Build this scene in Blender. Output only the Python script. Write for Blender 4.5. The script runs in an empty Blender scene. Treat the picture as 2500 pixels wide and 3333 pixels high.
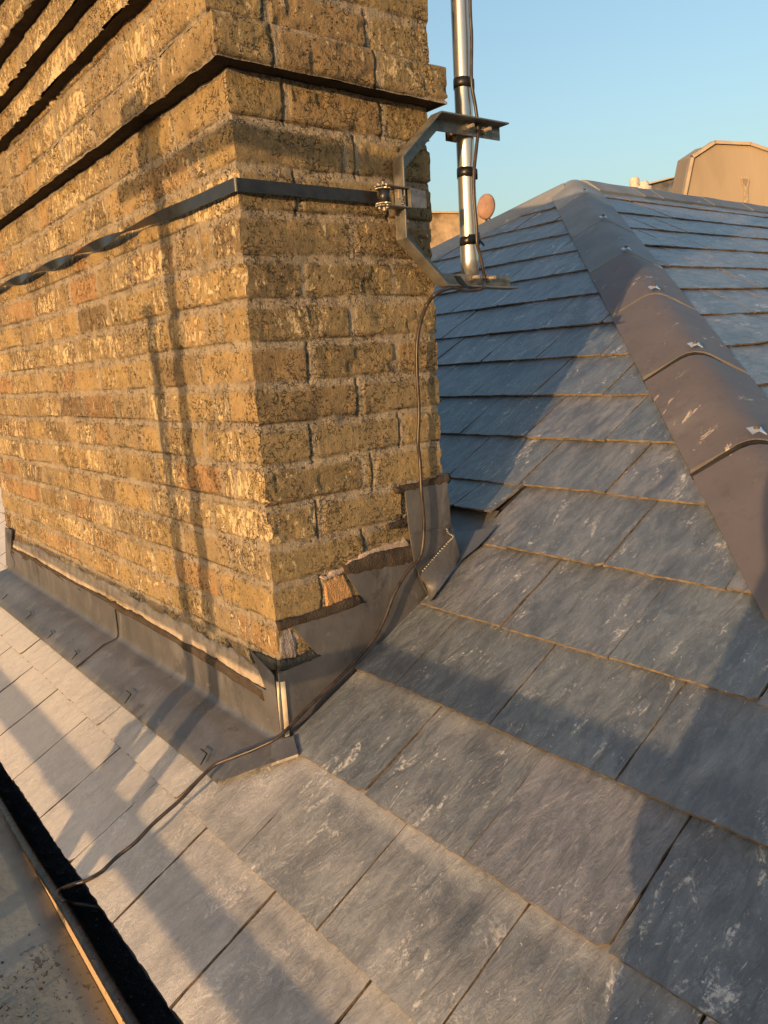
import bpy, bmesh, math, random
import numpy as np
from mathutils import Vector, Matrix, noise as mnoise
SC = bpy.context.scene
COL = SC.collection
random.seed(7)

# ---------------------------------------------------------------- camera
CAM = [2543.80669, -0.69959, -1.24238, -0.50516, 0.90672, 0.18162, -0.05975]          # focal (px of a 2500 wide picture), eye, yaw, pitch, roll
S, C0, DH, LX, LY, CW, CL = [0.55899, -1.22994, 1.36105, -0.01641, -0.0273, 0.4386, 2.1132]   # roof slope, offset, hip line, chimney lean x/y, chimney width/length
K = math.hypot(1, S)
f, ex, ey, ez, yaw, pit, rol = CAM
fw = Vector((math.cos(yaw)*math.cos(pit), math.sin(yaw)*math.cos(pit), -math.sin(pit)))
rt = Vector((math.sin(yaw), -math.cos(yaw), 0)); up = rt.cross(fw)
r2 = rt*math.cos(rol)+up*math.sin(rol); u2 = -rt*math.sin(rol)+up*math.cos(rol)
cam = bpy.data.cameras.new('camera'); co = bpy.data.objects.new('camera', cam); COL.objects.link(co)
m = Matrix((r2, u2, -fw)).transposed().to_4x4(); m.translation = Vector((ex, ey, ez)); co.matrix_world = m
cam.sensor_fit = 'HORIZONTAL'; cam.sensor_width = 36; cam.lens = f/2500*36
cam.clip_start = 0.05; cam.clip_end = 4000
SC.camera = co

# ---------------------------------------------------------------- light
AZ, EL = math.radians(18.5), math.radians(4.2)      # the light travels towards +x, a little towards +y
SUN_STR, SKY_STR, EXPO = 1.30, 0.15, 1.80
w = bpy.data.worlds.new("World"); SC.world = w; w.use_nodes = True
nt = w.node_tree; nt.nodes.clear()
sky = nt.nodes.new('ShaderNodeTexSky'); sky.sky_type = 'NISHITA'; sky.sun_disc = False
sky.sun_elevation = EL; sky.sun_rotation = math.atan2(-math.cos(AZ), -math.sin(AZ))
sky.altitude = 60; sky.air_density = 1.18; sky.dust_density = 4.5; sky.ozone_density = 1.9
bg = nt.nodes.new('ShaderNodeBackground'); bg.inputs[1].default_value = SKY_STR
wo = nt.nodes.new('ShaderNodeOutputWorld')
nt.links.new(sky.outputs[0], bg.inputs[0]); nt.links.new(bg.outputs[0], wo.inputs[0])
sl = bpy.data.lights.new('sun', 'SUN'); sl.energy = SUN_STR; sl.angle = math.radians(0.45); sl.color = (1.0, 0.62, 0.30)
so = bpy.data.objects.new('sun', sl); COL.objects.link(so)
sd = Vector((math.cos(AZ)*math.cos(EL), math.sin(AZ)*math.cos(EL), -math.sin(EL)))
so.rotation_euler = sd.to_track_quat('-Z', 'Y').to_euler()
vs = SC.view_settings; vs.view_transform = 'Standard'; vs.look = 'None'; vs.exposure = EXPO; vs.gamma = 1

# ---------------------------------------------------------------- noise
def _h(ix, iy, s):
    n = (ix.astype(np.int64)*374761393 + iy.astype(np.int64)*668265263 + int(s)*974634777) & 0x7fffffff
    n = (n ^ (n >> 13))*1274126177 & 0x7fffffff
    n = (n ^ (n >> 16)) & 0x7fffffff
    return n/float(0x7fffffff)
def vn(x, y, s=0):
    x = np.asarray(x, float); y = np.asarray(y, float)
    ix = np.floor(x); iy = np.floor(y); fx = x-ix; fy = y-iy
    fx = fx*fx*(3-2*fx); fy = fy*fy*(3-2*fy)
    a = _h(ix, iy, s); b = _h(ix+1, iy, s); c = _h(ix, iy+1, s); d = _h(ix+1, iy+1, s)
    return (a*(1-fx)+b*fx)*(1-fy)+(c*(1-fx)+d*fx)*fy*1.0
def fb(x, y, s=0, o=3):
    t = 0; a = .5
    for i in range(o): t = t+a*(vn(x*2**i, y*2**i, s+i*7)-.5); a *= .5
    return t*2
def sst(a, b, x):
    t = np.clip((x-a)/(b-a), 0, 1); return t*t*(3-2*t)

# ---------------------------------------------------------------- object helpers
def tag(o, label=None, cat=None, group=None, kind=None):
    if label: o['label'] = label
    if cat: o['category'] = cat
    if group: o['group'] = group
    if kind: o['kind'] = kind
    return o
def thing(name, label, cat, loc=(0, 0, 0), group=None):
    o = bpy.data.objects.new(name, None); COL.objects.link(o); o.location = loc; o.empty_display_size = .1
    return tag(o, label, cat, group)
def mesh_obj(name, verts, faces, mat, parent=None, smooth=False, col=None, mats=None, midx=None):
    me = bpy.data.meshes.new(name)
    off = parent_off(parent)
    vv = np.asarray(verts, float)-off
    me.from_pydata(vv.tolist(), [], faces if isinstance(faces, list) else faces.tolist())
    for mt in (mats or [mat]): me.materials.append(mt)
    if midx is not None: me.polygons.foreach_set('material_index', midx)
    if smooth: me.polygons.foreach_set('use_smooth', [True]*len(me.polygons))
    if col is not None:
        at = me.color_attributes.new('dat', 'FLOAT_COLOR', 'POINT')
        at.data.foreach_set('color', np.asarray(col, np.float32).ravel())
    me.update()
    o = bpy.data.objects.new(name, me); COL.objects.link(o)
    if parent is not None: o.parent = parent
    return o
def parent_off(p):
    o = np.zeros(3)
    while p is not None:
        o += np.array(p.location); p = p.parent
    return o
def bm_obj(name, bm, mat, parent=None, smooth=False):
    off = Vector(parent_off(parent))
    for v in bm.verts: v.co -= off
    me = bpy.data.meshes.new(name); bm.to_mesh(me); bm.free(); me.materials.append(mat)
    if smooth: me.polygons.foreach_set('use_smooth', [True]*len(me.polygons))
    o = bpy.data.objects.new(name, me); COL.objects.link(o)
    if parent is not None: o.parent = parent
    return o
def catmull(P, n=8):
    P = [Vector(p) for p in P]; P = [P[0]*2-P[1]]+P+[P[-1]*2-P[-2]]; out = []
    for i in range(1, len(P)-2):
        p0, p1, p2, p3 = P[i-1:i+3]
        for k in range(n):
            t = k/n
            out.append(.5*((2*p1)+(p2-p0)*t+(2*p0-5*p1+4*p2-p3)*t*t+(3*p1-p0-3*p2+p3)*t**3))
    out.append(P[-2]); return out
def tube(path, rad, n=10, cap=True, jit=0):
    V = []; F = []; up_ = Vector((.13, .2, 1)); prev = None
    for i, p in enumerate(path):
        t = (path[min(i+1, len(path)-1)]-path[max(i-1, 0)]).normalized()
        if prev is None: a = t.orthogonal().normalized()
        else: a = (prev-t*prev.dot(t)).normalized()
        prev = a; b = t.cross(a)
        r = rad[i] if isinstance(rad, (list, tuple)) else rad
        for j in range(n):
            q = 2*math.pi*j/n; V.append(p+(a*math.cos(q)+b*math.sin(q))*r*(1+jit*random.uniform(-1, 1)))
    for i in range(len(path)-1):
        for j in range(n):
            F.append([i*n+j, i*n+(j+1) % n, (i+1)*n+(j+1) % n, (i+1)*n+j])
    if cap: F.append(list(range(n))[::-1]); F.append([len(V)-n+j for j in range(n)])
    return V, F
def tube_obj(name, path, rad, mat, parent=None, n=12, smooth=True, **k):
    V, F = tube([Vector(p) for p in path], rad, n, **k)
    o = mesh_obj(name, V, F, mat, parent)
    if smooth:
        for p in o.data.polygons: p.use_smooth = len(p.vertices) == 4
    return o
def add_box(bm, x0, x1, y0, y1, z0, z1, M=None):
    vs_ = [bm.verts.new((x, y, z)) for x in (x0, x1) for y in (y0, y1) for z in (z0, z1)]
    for q in ((0, 1, 3, 2), (4, 6, 7, 5), (0, 4, 5, 1), (2, 3, 7, 6), (0, 2, 6, 4), (1, 5, 7, 3)): bm.faces.new([vs_[i] for i in q])
    if M is not None:
        for v in vs_: v.co = M @ v.co
    return vs_
def prism(pts, d, bev=0):
    """solid between the polygon pts and pts+d"""
    bm = bmesh.new(); d = Vector(d)
    a = [bm.verts.new(Vector(p)) for p in pts]; b = [bm.verts.new(Vector(p)+d) for p in pts]
    n = len(pts); bm.faces.new(a); bm.faces.new(b[::-1])
    for i in range(n): bm.faces.new([a[i], b[i], b[(i+1) % n], a[(i+1) % n]])
    bmesh.ops.recalc_face_normals(bm, faces=bm.faces)
    if bev: bmesh.ops.bevel(bm, geom=bm.edges[:], offset=bev, segments=2, affect='EDGES')
    return bm
def strip(A, B, d, sub=6, jit=0.0, nx=Vector((0, 0, 0))):
    """solid ribbon between polylines A and B (same count), thickened by d, edges roughened"""
    A = catmull(A, sub) if len(A) > 2 else [Vector(A[0]).lerp(Vector(A[-1]), i/(sub*3)) for i in range(sub*3+1)]
    B = catmull(B, sub) if len(B) > 2 else [Vector(B[0]).lerp(Vector(B[-1]), i/(sub*3)) for i in range(sub*3+1)]
    n = min(len(A), len(B)); d = Vector(d); bm = bmesh.new(); R = []
    for i in range(n):
        a, b = A[i], B[i]; c = (b-a).normalized()
        a = a+c*random.uniform(-jit, jit); b = b+c*random.uniform(-jit, jit)
        row = []
        for t, h in ((0, 0), (.0, .6), (.2, 1), (.5, 1.1), (.8, 1), (1, .5), (1, 0)):
            row.append(bm.verts.new(a.lerp(b, t)+d*h*(1+random.uniform(-.2, .2)*(jit > 0))))
        R.append(row)
    for i in range(n-1):
        for j in range(6): bm.faces.new([R[i][j], R[i+1][j], R[i+1][j+1], R[i][j+1]])
    bm.faces.new(R[0]); bm.faces.new(R[-1][::-1])
    bmesh.ops.recalc_face_normals(bm, faces=bm.faces)
    return bm

# ---------------------------------------------------------------- material helpers
class NT:
    def __init__(s, name):
        s.m = bpy.data.materials.new(name); s.m.use_nodes = True; s.t = s.m.node_tree; s.b = s.t.nodes['Principled BSDF']
        s.tc = s.t.nodes.new('ShaderNodeTexCoord')
        g = s.t.nodes.new('ShaderNodeNewGeometry'); s.pos = g.outputs['Position']
    def n(s, typ, **k):
        x = s.t.nodes.new(typ)
        for a, v in k.items(): setattr(x, a, v)
        return x
    def link(s, a, b): s.t.links.new(a, b)
    def put(s, sock, v):
        if isinstance(v, bpy.types.NodeSocket): s.link(v, sock)
        elif isinstance(v, (tuple, list)) and len(v) == 3 and len(sock.default_value) == 4: sock.default_value = (*v, 1)
        else: sock.default_value = v
    def map(s, scale=(1, 1, 1), rot=(0, 0, 0), loc=(0, 0, 0), src=None):
        x = s.n('ShaderNodeMapping'); x.inputs['Scale'].default_value = scale; x.inputs['Rotation'].default_value = rot; x.inputs['Location'].default_value = loc
        s.link(src or s.pos, x.inputs[0]); return x.outputs[0]
    def noise(s, scale, det=3, rough=.55, vec=None, dist=0, fac=True):
        x = s.n('ShaderNodeTexNoise'); x.inputs['Scale'].default_value = scale; x.inputs['Detail'].default_value = det
        x.inputs['Roughness'].default_value = rough; x.inputs['Distortion'].default_value = dist
        s.link(vec or s.pos, x.inputs['Vector']); return x.outputs[0 if fac else 1]
    def voro(s, scale, vec=None, feat='DISTANCE_TO_EDGE'):
        x = s.n('ShaderNodeTexVoronoi'); x.feature = feat; x.inputs['Scale'].default_value = scale
        s.link(vec or s.pos, x.inputs['Vector']); return x.outputs['Distance']
    def math(s, op, a, b=0, c=0, clamp=False):
        x = s.n('ShaderNodeMath', operation=op, use_clamp=clamp); s.put(x.inputs[0], a); s.put(x.inputs[1], b)
        if op in ('MULTIPLY_ADD',): s.put(x.inputs[2], c)
        return x.outputs[0]
    def ss(s, lo, hi, v):
        x = s.n('ShaderNodeMapRange', interpolation_type='SMOOTHSTEP'); s.put(x.inputs['Value'], v)
        x.inputs['From Min'].default_value = lo; x.inputs['From Max'].default_value = hi; return x.outputs[0]
    def mix(s, fac, a, b, typ='MIX'):
        x = s.n('ShaderNodeMix', data_type='RGBA', blend_type=typ); s.put(x.inputs['Factor'], fac); s.put(x.inputs[6], a); s.put(x.inputs[7], b); return x.outputs[2]
    def ramp(s, v, stops, interp='LINEAR'):
        x = s.n('ShaderNodeValToRGB'); x.color_ramp.interpolation = interp; e = x.color_ramp.elements
        while len(e) < len(stops): e.new(.5)
        for el, (p, c) in zip(e, stops): el.position = p; el.color = (*c, 1)
        s.put(x.inputs[0], v); return x.outputs[0]
    def attr(s, name='dat'):
        x = s.n('ShaderNodeAttribute', attribute_name=name); sp = s.n('ShaderNodeSeparateColor'); s.link(x.outputs['Color'], sp.inputs[0])
        return sp.outputs[0], sp.outputs[1], sp.outputs[2]
    def xyz(s):
        x = s.n('ShaderNodeSeparateXYZ'); s.link(s.pos, x.inputs[0]); return x.outputs
    def bump(s, h, strength=.5, dist=.002, prev=None):
        x = s.n('ShaderNodeBump'); x.inputs['Strength'].default_value = strength; x.inputs['Distance'].default_value = dist
        s.put(x.inputs['Height'], h)
        if prev: s.link(prev, x.inputs['Normal'])
        return x.outputs[0]
    def out(s, col, rough=.6, bump=None, metal=0, spec=.5):
        s.put(s.b.inputs['Base Color'], col); s.put(s.b.inputs['Roughness'], rough); s.put(s.b.inputs['Metallic'], metal)
        s.put(s.b.inputs['Specular IOR Level'], spec)
        if bump is not None: s.link(bump, s.b.inputs['Normal'])
        return s.m

def mat_brick():
    n = NT('stock_brick'); rnd, br, rnd2 = n.attr()
    al_ = n.n('ShaderNodeAttribute', attribute_name='dat').outputs['Alpha']; side = n.math('GREATER_THAN', al_, .5)      # 1 on the long face, 0 on the narrow one
    seam = n.math('SUBTRACT', 1, n.math('MULTIPLY', n.math('SUBTRACT', al_, n.math('MULTIPLY', side, .75)), 4), clamp=True)
    base = n.ramp(rnd, [(0, (.22, .16, .09)), (.18, (.39, .285, .14)), (.4, (.56, .395, .17)), (.58, (.40, .31, .185)), (.75, (.54, .38, .175)), (.9, (.51, .30, .14)), (1, (.17, .13, .085))])
    base = n.mix(n.math('MULTIPLY', n.math('SUBTRACT', 1, side), .6), base, (.32, .255, .135))
    v = n.noise(22, 4, .6); base = n.mix(n.math('MULTIPLY', v, .9, clamp=True), n.mix(.45, base, (.16, .115, .07)), base)
    base = n.mix(n.ss(.5, .68, n.noise(55, 3, .6, vec=n.map(loc=(3, 1, 7)))), base, n.mix(.5, base, (.5, .33, .17)))
    # flaking pale skin, hanging in vertical drips on the long face
    mp = n.map(scale=(1, 1, .5))
    fl = n.noise(80, 9, .78, vec=mp, dist=.15)
    reg = n.math('ADD', n.math('MULTIPLY', n.math('SUBTRACT', n.noise(5, 2, .5, vec=n.map(loc=(4, 4, 4))), .5), .35), n.math('MULTIPLY', n.math('SUBTRACT', rnd2, .5), .10))
    flv = n.math('ADD', fl, reg)
    thr = n.math('ADD', flv, n.math('MULTIPLY_ADD', side, .075, -.05))
    mask = n.math('MULTIPLY', n.ss(.575, .588, thr), n.math('ADD', n.math('MULTIPLY', br, .6), .4))
    base = n.mix(n.math('MULTIPLY', n.ss(.5, .75, n.noise(150, 4, .75)), .45), base, (.14, .10, .06))
    base = n.mix(mask, base, n.mix(n.noise(9), (.80, .62, .34), (.70, .54, .30)))
    # mortar
    mc = n.mix(n.noise(14, 3), (.33, .265, .18), (.46, .38, .27))
    mc = n.mix(n.ss(.66, .74, n.noise(420, 1, .5)), mc, (.75, .66, .5))
    mc = n.mix(n.math('MULTIPLY', n.ss(.55, .75, n.noise(30, 4, .7, vec=n.map(loc=(9, 2, 1)))), .6), mc, (.13, .10, .07))
    colr = n.mix(br, mc, base)
    colr = n.mix(n.math('MULTIPLY', mask, .3), colr, (.78, .60, .37))
    # soot filled crazing and pits
    wv = n.map(scale=(1, 1, 1.25)); dv = n.n('ShaderNodeVectorMath', operation='MULTIPLY_ADD')
    n.link(n.noise(28, 3, .6, fac=False), dv.inputs[0]); dv.inputs[1].default_value = (.05, .05, .05); n.link(wv, dv.inputs[2])
    cr = n.math('SUBTRACT', 1, n.ss(.0, .11, n.voro(88, vec=dv.outputs[0])))
    cm = n.ss(.42, .56, n.noise(9, 3, .6, vec=n.map(loc=(1, 8, 3))))
    crack = n.math('MULTIPLY', n.math('MULTIPLY', cr, cm), n.math('MULTIPLY_ADD', side, .15, .78))
    crack = n.math('MULTIPLY', crack, n.ss(.42, .56, n.noise(70, 2, .6, vec=n.map(loc=(5, 5, 0)))))
    pits = n.math('SUBTRACT', 1, n.ss(.36, .39, n.noise(130, 4, .7, vec=n.map(loc=(2, 7, 5)))))
    dark = n.math('MAXIMUM', crack, n.math('MULTIPLY', pits, .85))
    colr = n.mix(dark, colr, (.035, .026, .02))
    gr = n.math('MULTIPLY', n.ss(.48, .68, n.noise(8, 5, .7, vec=n.map(loc=(6, 1, 9)))), .6)
    colr = n.mix(gr, colr, n.mix(.62, colr, (.05, .042, .03)))
    colr = n.mix(n.math('MULTIPLY', seam, .8), colr, (.04, .03, .022))
    # lichen on the narrow face
    lic = n.math('MULTIPLY', n.math('SUBTRACT', 1, side), n.ss(.70, .72, n.noise(38, 4, .7, vec=n.map(loc=(8, 8, 2)))))
    colr = n.mix(lic, colr, n.mix(n.noise(18), (.30, .30, .12), (.66, .45, .06)))
    h = n.math('ADD', n.math('MULTIPLY', n.noise(160, 4, .7), 1.0), n.math('MULTIPLY', fl, 1.3))
    h = n.math('SUBTRACT', h, n.math('MULTIPLY', dark, .7)); h = n.math('ADD', h, n.math('MULTIPLY', mask, .25))
    return n.out(colr, .93, n.bump(h, 1.0, .0042), spec=.2)
def mat_slate(name='riven_slate'):
    n = NT(name); rnd, e1, e2 = n.attr(); X = n.xyz()
    base = n.ramp(rnd, [(0, (.148, .170, .185)), (.3, (.190, .204, .220)), (.5, (.232, .222, .238)), (.75, (.170, .196, .208)), (1, (.245, .244, .252))])
    grain = n.map(scale=(1, 3.0, 1), rot=(0, 0, math.radians(-32)))
    g1 = n.noise(13, 10, .72, vec=grain, dist=.5)
    g2 = n.noise(60, 6, .75, vec=n.map(scale=(1, 2.0, 1), rot=(0, 0, math.radians(-40))), dist=.4)
    base = n.mix(n.ss(.38, .62, g1), n.mix(.55, base, (.035, .044, .053)), base)
    base = n.mix(n.math('MULTIPLY', n.ss(.52, .72, g2), .45), base, (.40, .41, .42))
    base = n.mix(n.math('MULTIPLY', n.ss(.50, .66, n.noise(5, 7, .7, vec=n.map(scale=(1, 2.0, 1), rot=(0, 0, -.5), loc=(1, 4, 2)))), .65), base, (.055, .065, .08))
    lim = n.noise(3.4, 3, .55, vec=n.map(loc=(7, 1, 2))); lm = n.ss(.42, .56, lim)
    sc = n.map(scale=(1, 4.5, 1), rot=(0, 0, math.radians(-28)), loc=(2, 3, 0))
    scm = n.math('MULTIPLY', n.ss(.605, .65, n.noise(30, 8, .78, vec=sc, dist=.9)), lm)
    sm = n.map(scale=(1, 2.4, 1), rot=(0, 0, math.radians(-36)), loc=(5, 1, 3))
    smm = n.math('MULTIPLY', n.math('MULTIPLY', n.ss(.565, .62, n.noise(9, 10, .74, vec=sm, dist=.7)), n.ss(.40, .62, n.noise(120, 3, .7))), n.math('MULTIPLY_ADD', lm, .8, .2))
    sp = n.math('MULTIPLY', n.ss(.70, .72, n.noise(110, 3, .6)), lm)
    u = n.math('MULTIPLY', X[0], K); wv = n.math('ADD', n.math('MULTIPLY', u, -1.5), n.math('MULTIPLY', X[1], .5))
    wv = n.math('ADD', wv, n.math('MULTIPLY', n.math('SUBTRACT', n.noise(3.4, 7, .68), .5), 1.6))
    dreg = n.ss(-.30, .90, wv)
    fibn = n.math('ABSOLUTE', n.math('SUBTRACT', n.noise(24, 4, .6, dist=1.6), .5))
    fib = n.math('MULTIPLY', n.math('SUBTRACT', 1, n.ss(0, .03, fibn)), n.math('MULTIPLY', n.ss(-.6, .3, wv), n.ss(.42, .62, n.noise(8, 2))))
    edge = n.math('MULTIPLY', n.ss(.35, 1.05, n.math('ADD', e1, n.math('MULTIPLY', n.math('SUBTRACT', n.noise(45, 5, .7), .3), .9))), n.ss(-.75, .2, wv))
    dust = n.math('MAXIMUM', n.math('MULTIPLY', dreg, 1.0), n.math('MULTIPLY', edge, .55))
    dust = n.math('ADD', dust, n.math('MULTIPLY', fib, .45), clamp=True)
    dust = n.math('MULTIPLY', dust, n.math('ADD', .35, n.math('MULTIPLY', n.math('ADD', g1, g2), .62)), clamp=True)
    colr = n.mix(dust, base, (.64, .60, .55))
    wm = n.math('MAXIMUM', n.math('MULTIPLY', n.math('MAXIMUM', scm, smm), .78), n.math('MULTIPLY', sp, .9))
    colr = n.mix(wm, colr, (.80, .75, .68))
    h = n.math('ADD', n.math('MULTIPLY', g1, 1.8), n.math('MULTIPLY', g2, .55))
    h = n.math('ADD', h, n.math('MULTIPLY', wm, .15))
    ro = n.math('ADD', n.math('MULTIPLY', dust, .45), n.math('ADD', .27, n.math('MULTIPLY', g2, .22)))
    n.b.inputs['IOR'].default_value = 1.9
    return n.out(colr, ro, n.bump(h, .9, .0045), spec=.5)
def mat_edge():
    n = NT('slate_edge'); v = n.noise(60, 4, .7)
    return n.out(n.ramp(v, [(.3, (.07, .06, .055)), (.55, (.22, .17, .12)), (.75, (.36, .28, .19))]), .85, n.bump(n.noise(200, 3), .6, .003), spec=.2)
def mat_simple(name, col, rough=.5, metal=0, ns=20, amt=.25, bump=.3, bscale=80, bdist=.001, spec=.5, stretch=(1, 1, 1), dark=None):
    n = NT(name); v = n.noise(ns, 4, .6, vec=n.map(scale=stretch))
    dk = dark or tuple(c*(1-amt*1.6) for c in col); lt = tuple(min(1, c*(1+amt)) for c in col)
    c = n.ramp(v, [(.3, dk), (.5, col), (.72, lt)])
    return n.out(c, n.math('ADD', rough-.1, n.math('MULTIPLY', v, .2)), n.bump(n.noise(bscale, 3, .6, vec=n.map(scale=stretch)), bump, bdist), metal, spec)
def mat_lead():
    n = NT('sheet_lead'); v = n.noise(5, 6, .65); br_ = n.noise(15, 8, .72, vec=n.map(scale=(1, 1, .25), rot=(.3, .5, .2)), dist=.6)
    c = n.ramp(v, [(.25, (.10, .098, .098)), (.5, (.165, .158, .155)), (.75, (.26, .25, .245))])
    c = n.mix(n.ss(.52, .72, br_), c, (.26, .255, .25)); c = n.mix(n.math('MULTIPLY', n.ss(.60, .68, n.noise(34, 7, .75)), .6), c, (.34, .31, .27))
    c = n.mix(n.math('MULTIPLY', n.ss(.58, .66, n.noise(9, 6, .7, vec=n.map(loc=(3, 8, 1)))), .5), c, (.05, .048, .048))
    h = n.math('ADD', n.math('ADD', n.noise(11, 4, .55), n.math('MULTIPLY', br_, .35)), n.math('MULTIPLY', n.noise(120, 4, .7), .06))
    return n.out(c, n.math('ADD', .30, n.math('MULTIPLY', br_, .32)), n.bump(h, .6, .007), .45, .5)
def mat_tile(name='hip_tile_clay', c0=(.118, .104, .104), c1=(.165, .142, .138)):
    n = NT(name); v = n.noise(6, 4, .6)
    c = n.ramp(v, [(.3, c0), (.7, c1)])
    smear = n.map(scale=(1, 3.0, 1.2), rot=(0, 0, math.radians(20)))
    pm = n.math('MULTIPLY', n.ss(.60, .65, n.noise(9, 8, .72, vec=smear, dist=.8)), n.ss(.45, .55, n.noise(4, 2, .5, vec=n.map(loc=(5, 5, 5)))))
    c = n.mix(n.math('MULTIPLY', n.ss(.5, .7, n.noise(24, 6, .7)), .4), c, tuple(q*.55 for q in c0)); c = n.mix(n.math('MULTIPLY', n.ss(.55, .72, n.noise(3.5, 5, .65, vec=n.map(loc=(8, 2, 4)))), .5), c, (.22, .22, .215))
    c = n.mix(n.math('MULTIPLY', pm, .9), c, (.60, .49, .36))
    return n.out(c, .58, n.bump(n.math('ADD', n.noise(110, 3, .6), n.math('MULTIPLY', pm, .8)), .3, .0018), spec=.4)
def mat_mortar(name='lime_mortar', c=(.50, .40, .30)):
    n = NT(name); v = n.noise(26, 5, .65); cc = n.ramp(v, [(.3, tuple(q*.55 for q in c)), (.55, c), (.8, tuple(min(1, q*1.25) for q in c))])
    return n.out(cc, .95, n.bump(n.math('ADD', n.noise(50, 4, .7), n.noise(260, 2)), .8, .004), spec=.15)
M_brick = mat_brick(); M_slate = mat_slate(); M_edge = mat_edge(); M_lead = mat_lead()
M_tile = mat_tile(); M_tile2 = mat_tile('ridge_tile_clay', (.13, .14, .15), (.20, .21, .215))
M_leadcap = mat_tile('grey_capping', (.20, .205, .20), (.30, .30, .29))
M_fillet = mat_mortar('cream_fillet', (.50, .415, .32)); M_pnt = mat_mortar('brown_pointing', (.085, .066, .05)); M_dkp = mat_mortar('dark_sealant', (.055, .06, .057))
M_bed = mat_mortar('bedding_mortar', (.045, .042, .04))
M_galv = mat_simple('galvanised_steel', (.235, .225, .20), .5, .55, 30, .3, .25, 120, .0006)
M_rust = mat_simple('bronzed_steel', (.26, .185, .105), .5, .6, 40, .3, .3, 150, .0006)
M_alu = mat_simple('mast_aluminium', (.62, .60, .56), .30, .85, 9, .22, .12, 40, .0006, stretch=(1, 1, .12))
M_black = mat_simple('black_webbing', (.024, .025, .028), .34, 0, 60, .3, .5, 500, .0004)
M_tape = mat_simple('black_tape', (.014, .014, .015), .38, 0, 30, .3, .3, 60, .0006)
M_cable = mat_simple('brown_cable', (.048, .034, .026), .38, 0, 45, .5, .2, 200, .0004)
M_cut = mat_simple('plated_bolt', (.52, .42, .30), .45, .5, 60, .2, .3, 200, .0005)
M_gut = None

M_under_shade = mat_mortar('underside_shade', (.05, .037, .024))  # near-black colour paints the shade under the corbels into the brickwork
# ---------------------------------------------------------------- brick stack
ROW = .075
PERP = {}
def joints(face, row, length):
    key = (face, row)
    if key in PERP: return PERP[key]
    rg = random.Random(face*977+row*31); odd = row % 2
    if face in (0, 2):                       # narrow face: two bricks wide
        js = [.116, .332] if odd else [.228]
        js = [j+rg.uniform(-.006, .006) for j in js]
        if not odd and rg.random() < .4: js.append(js[0]+.028)
    else:
        js = []; a = .225 if odd else .112
        pat = ['s', 'h', 's', 'h', 's', 's'] if rg.random() < .6 else ['h', 's', 's', 'h', 's']
        i = rg.randrange(5)
        if not odd: js.append(a); a += .055
        while a < length-.06:
            js.append(a+rg.uniform(-.008, .008)); a += .225 if pat[i % len(pat)] == 's' else .115; i += 1
    PERP[key] = np.array(sorted(js)); return PERP[key]
def field(face, a, z, length, zt=0.0):
    """height, brick id randoms, brickness at position a along the face and height z"""
    sd = 11*face
    zz = -(z-zt)+fb(a*3, z*3+face*5, sd+1, 2)*.007+fb(a*14, z*14, sd+2, 2)*.003
    row = np.floor(zz/ROW).astype(int)+1; zl = zz-(row-1)*ROW
    dz = np.minimum(zl, ROW-zl)-.0078
    dx = np.full(a.shape, 1.0); bid = np.zeros(a.shape, int); groove = np.full(a.shape, 1.0)
    for r in np.unique(row):
        mk = row == r; js = joints(face, int(r), length); aa = a[mk]+fb(a[mk]*9, z[mk]*30, sd+3, 2)*.003
        ix = np.searchsorted(js, aa); lo = np.where(ix > 0, js[np.maximum(ix-1, 0)], -1); hi = np.where(ix < len(js), js[np.minimum(ix, len(js)-1)], 99)
        dx[mk] = np.minimum(aa-lo, hi-aa)-.006; bid[mk] = ix+r*40
        groove[mk] = np.abs(np.where(ix < len(js), hi-.007-aa, 9))
    R_ = .010
    m_ = R_-np.hypot(np.maximum(R_-dx, 0), np.maximum(R_-dz, 0)); m_ = m_+fb(a*60, z*60, sd+4, 3)*.0045
    b = sst(-.0005, .0035, m_)
    r1 = _h(bid, bid*0+3, sd+5); r2_ = _h(bid, bid*0+9, sd+6); r3 = _h(bid, bid*0+5, sd+8)
    cx = fb(a*22, z*22, sd+7, 4)
    am = .5 if face == 0 else 1.0
    h = b*(.0032+(r3-.4)*.004*am+(r2_-.5)*(zl-.037)*.08*am+cx*.0045*am+fb(a*80, z*80, sd+17, 2)*.0012)+(1-b)*(.0005+fb(a*30, z*30, sd+9, 3)*.004)
    h = h-.0065*np.exp(-(groove/.0019)**2)*(r1 > .2)*(b < .9)                     # open perpends
    bedg = np.exp(-((zl-ROW+.009)/.0022)**2)*sst(.45, .6, vn(a*7, row*3.3, sd+12))
    h = h-.004*bedg
    h = h-.006*am*sst(.66, .8, vn(a*38, z*38, sd+13))*(r2_ > .6)*b
    dk = np.clip(np.exp(-((zl-ROW+.0085)/.0017)**2)*sst(.35, .6, vn(a*9, row*3.3, sd+12))+.65*np.exp(-(groove/.0016)**2)*(b < .9)*(r1 > .2)+.7*np.exp(-((m_+.0008)/.0012)**2)*sst(.5, .7, vn(a*35, z*35, sd+21)), 0, 1)
    field.dark = dk
    return h, r1, r2_, b
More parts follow.
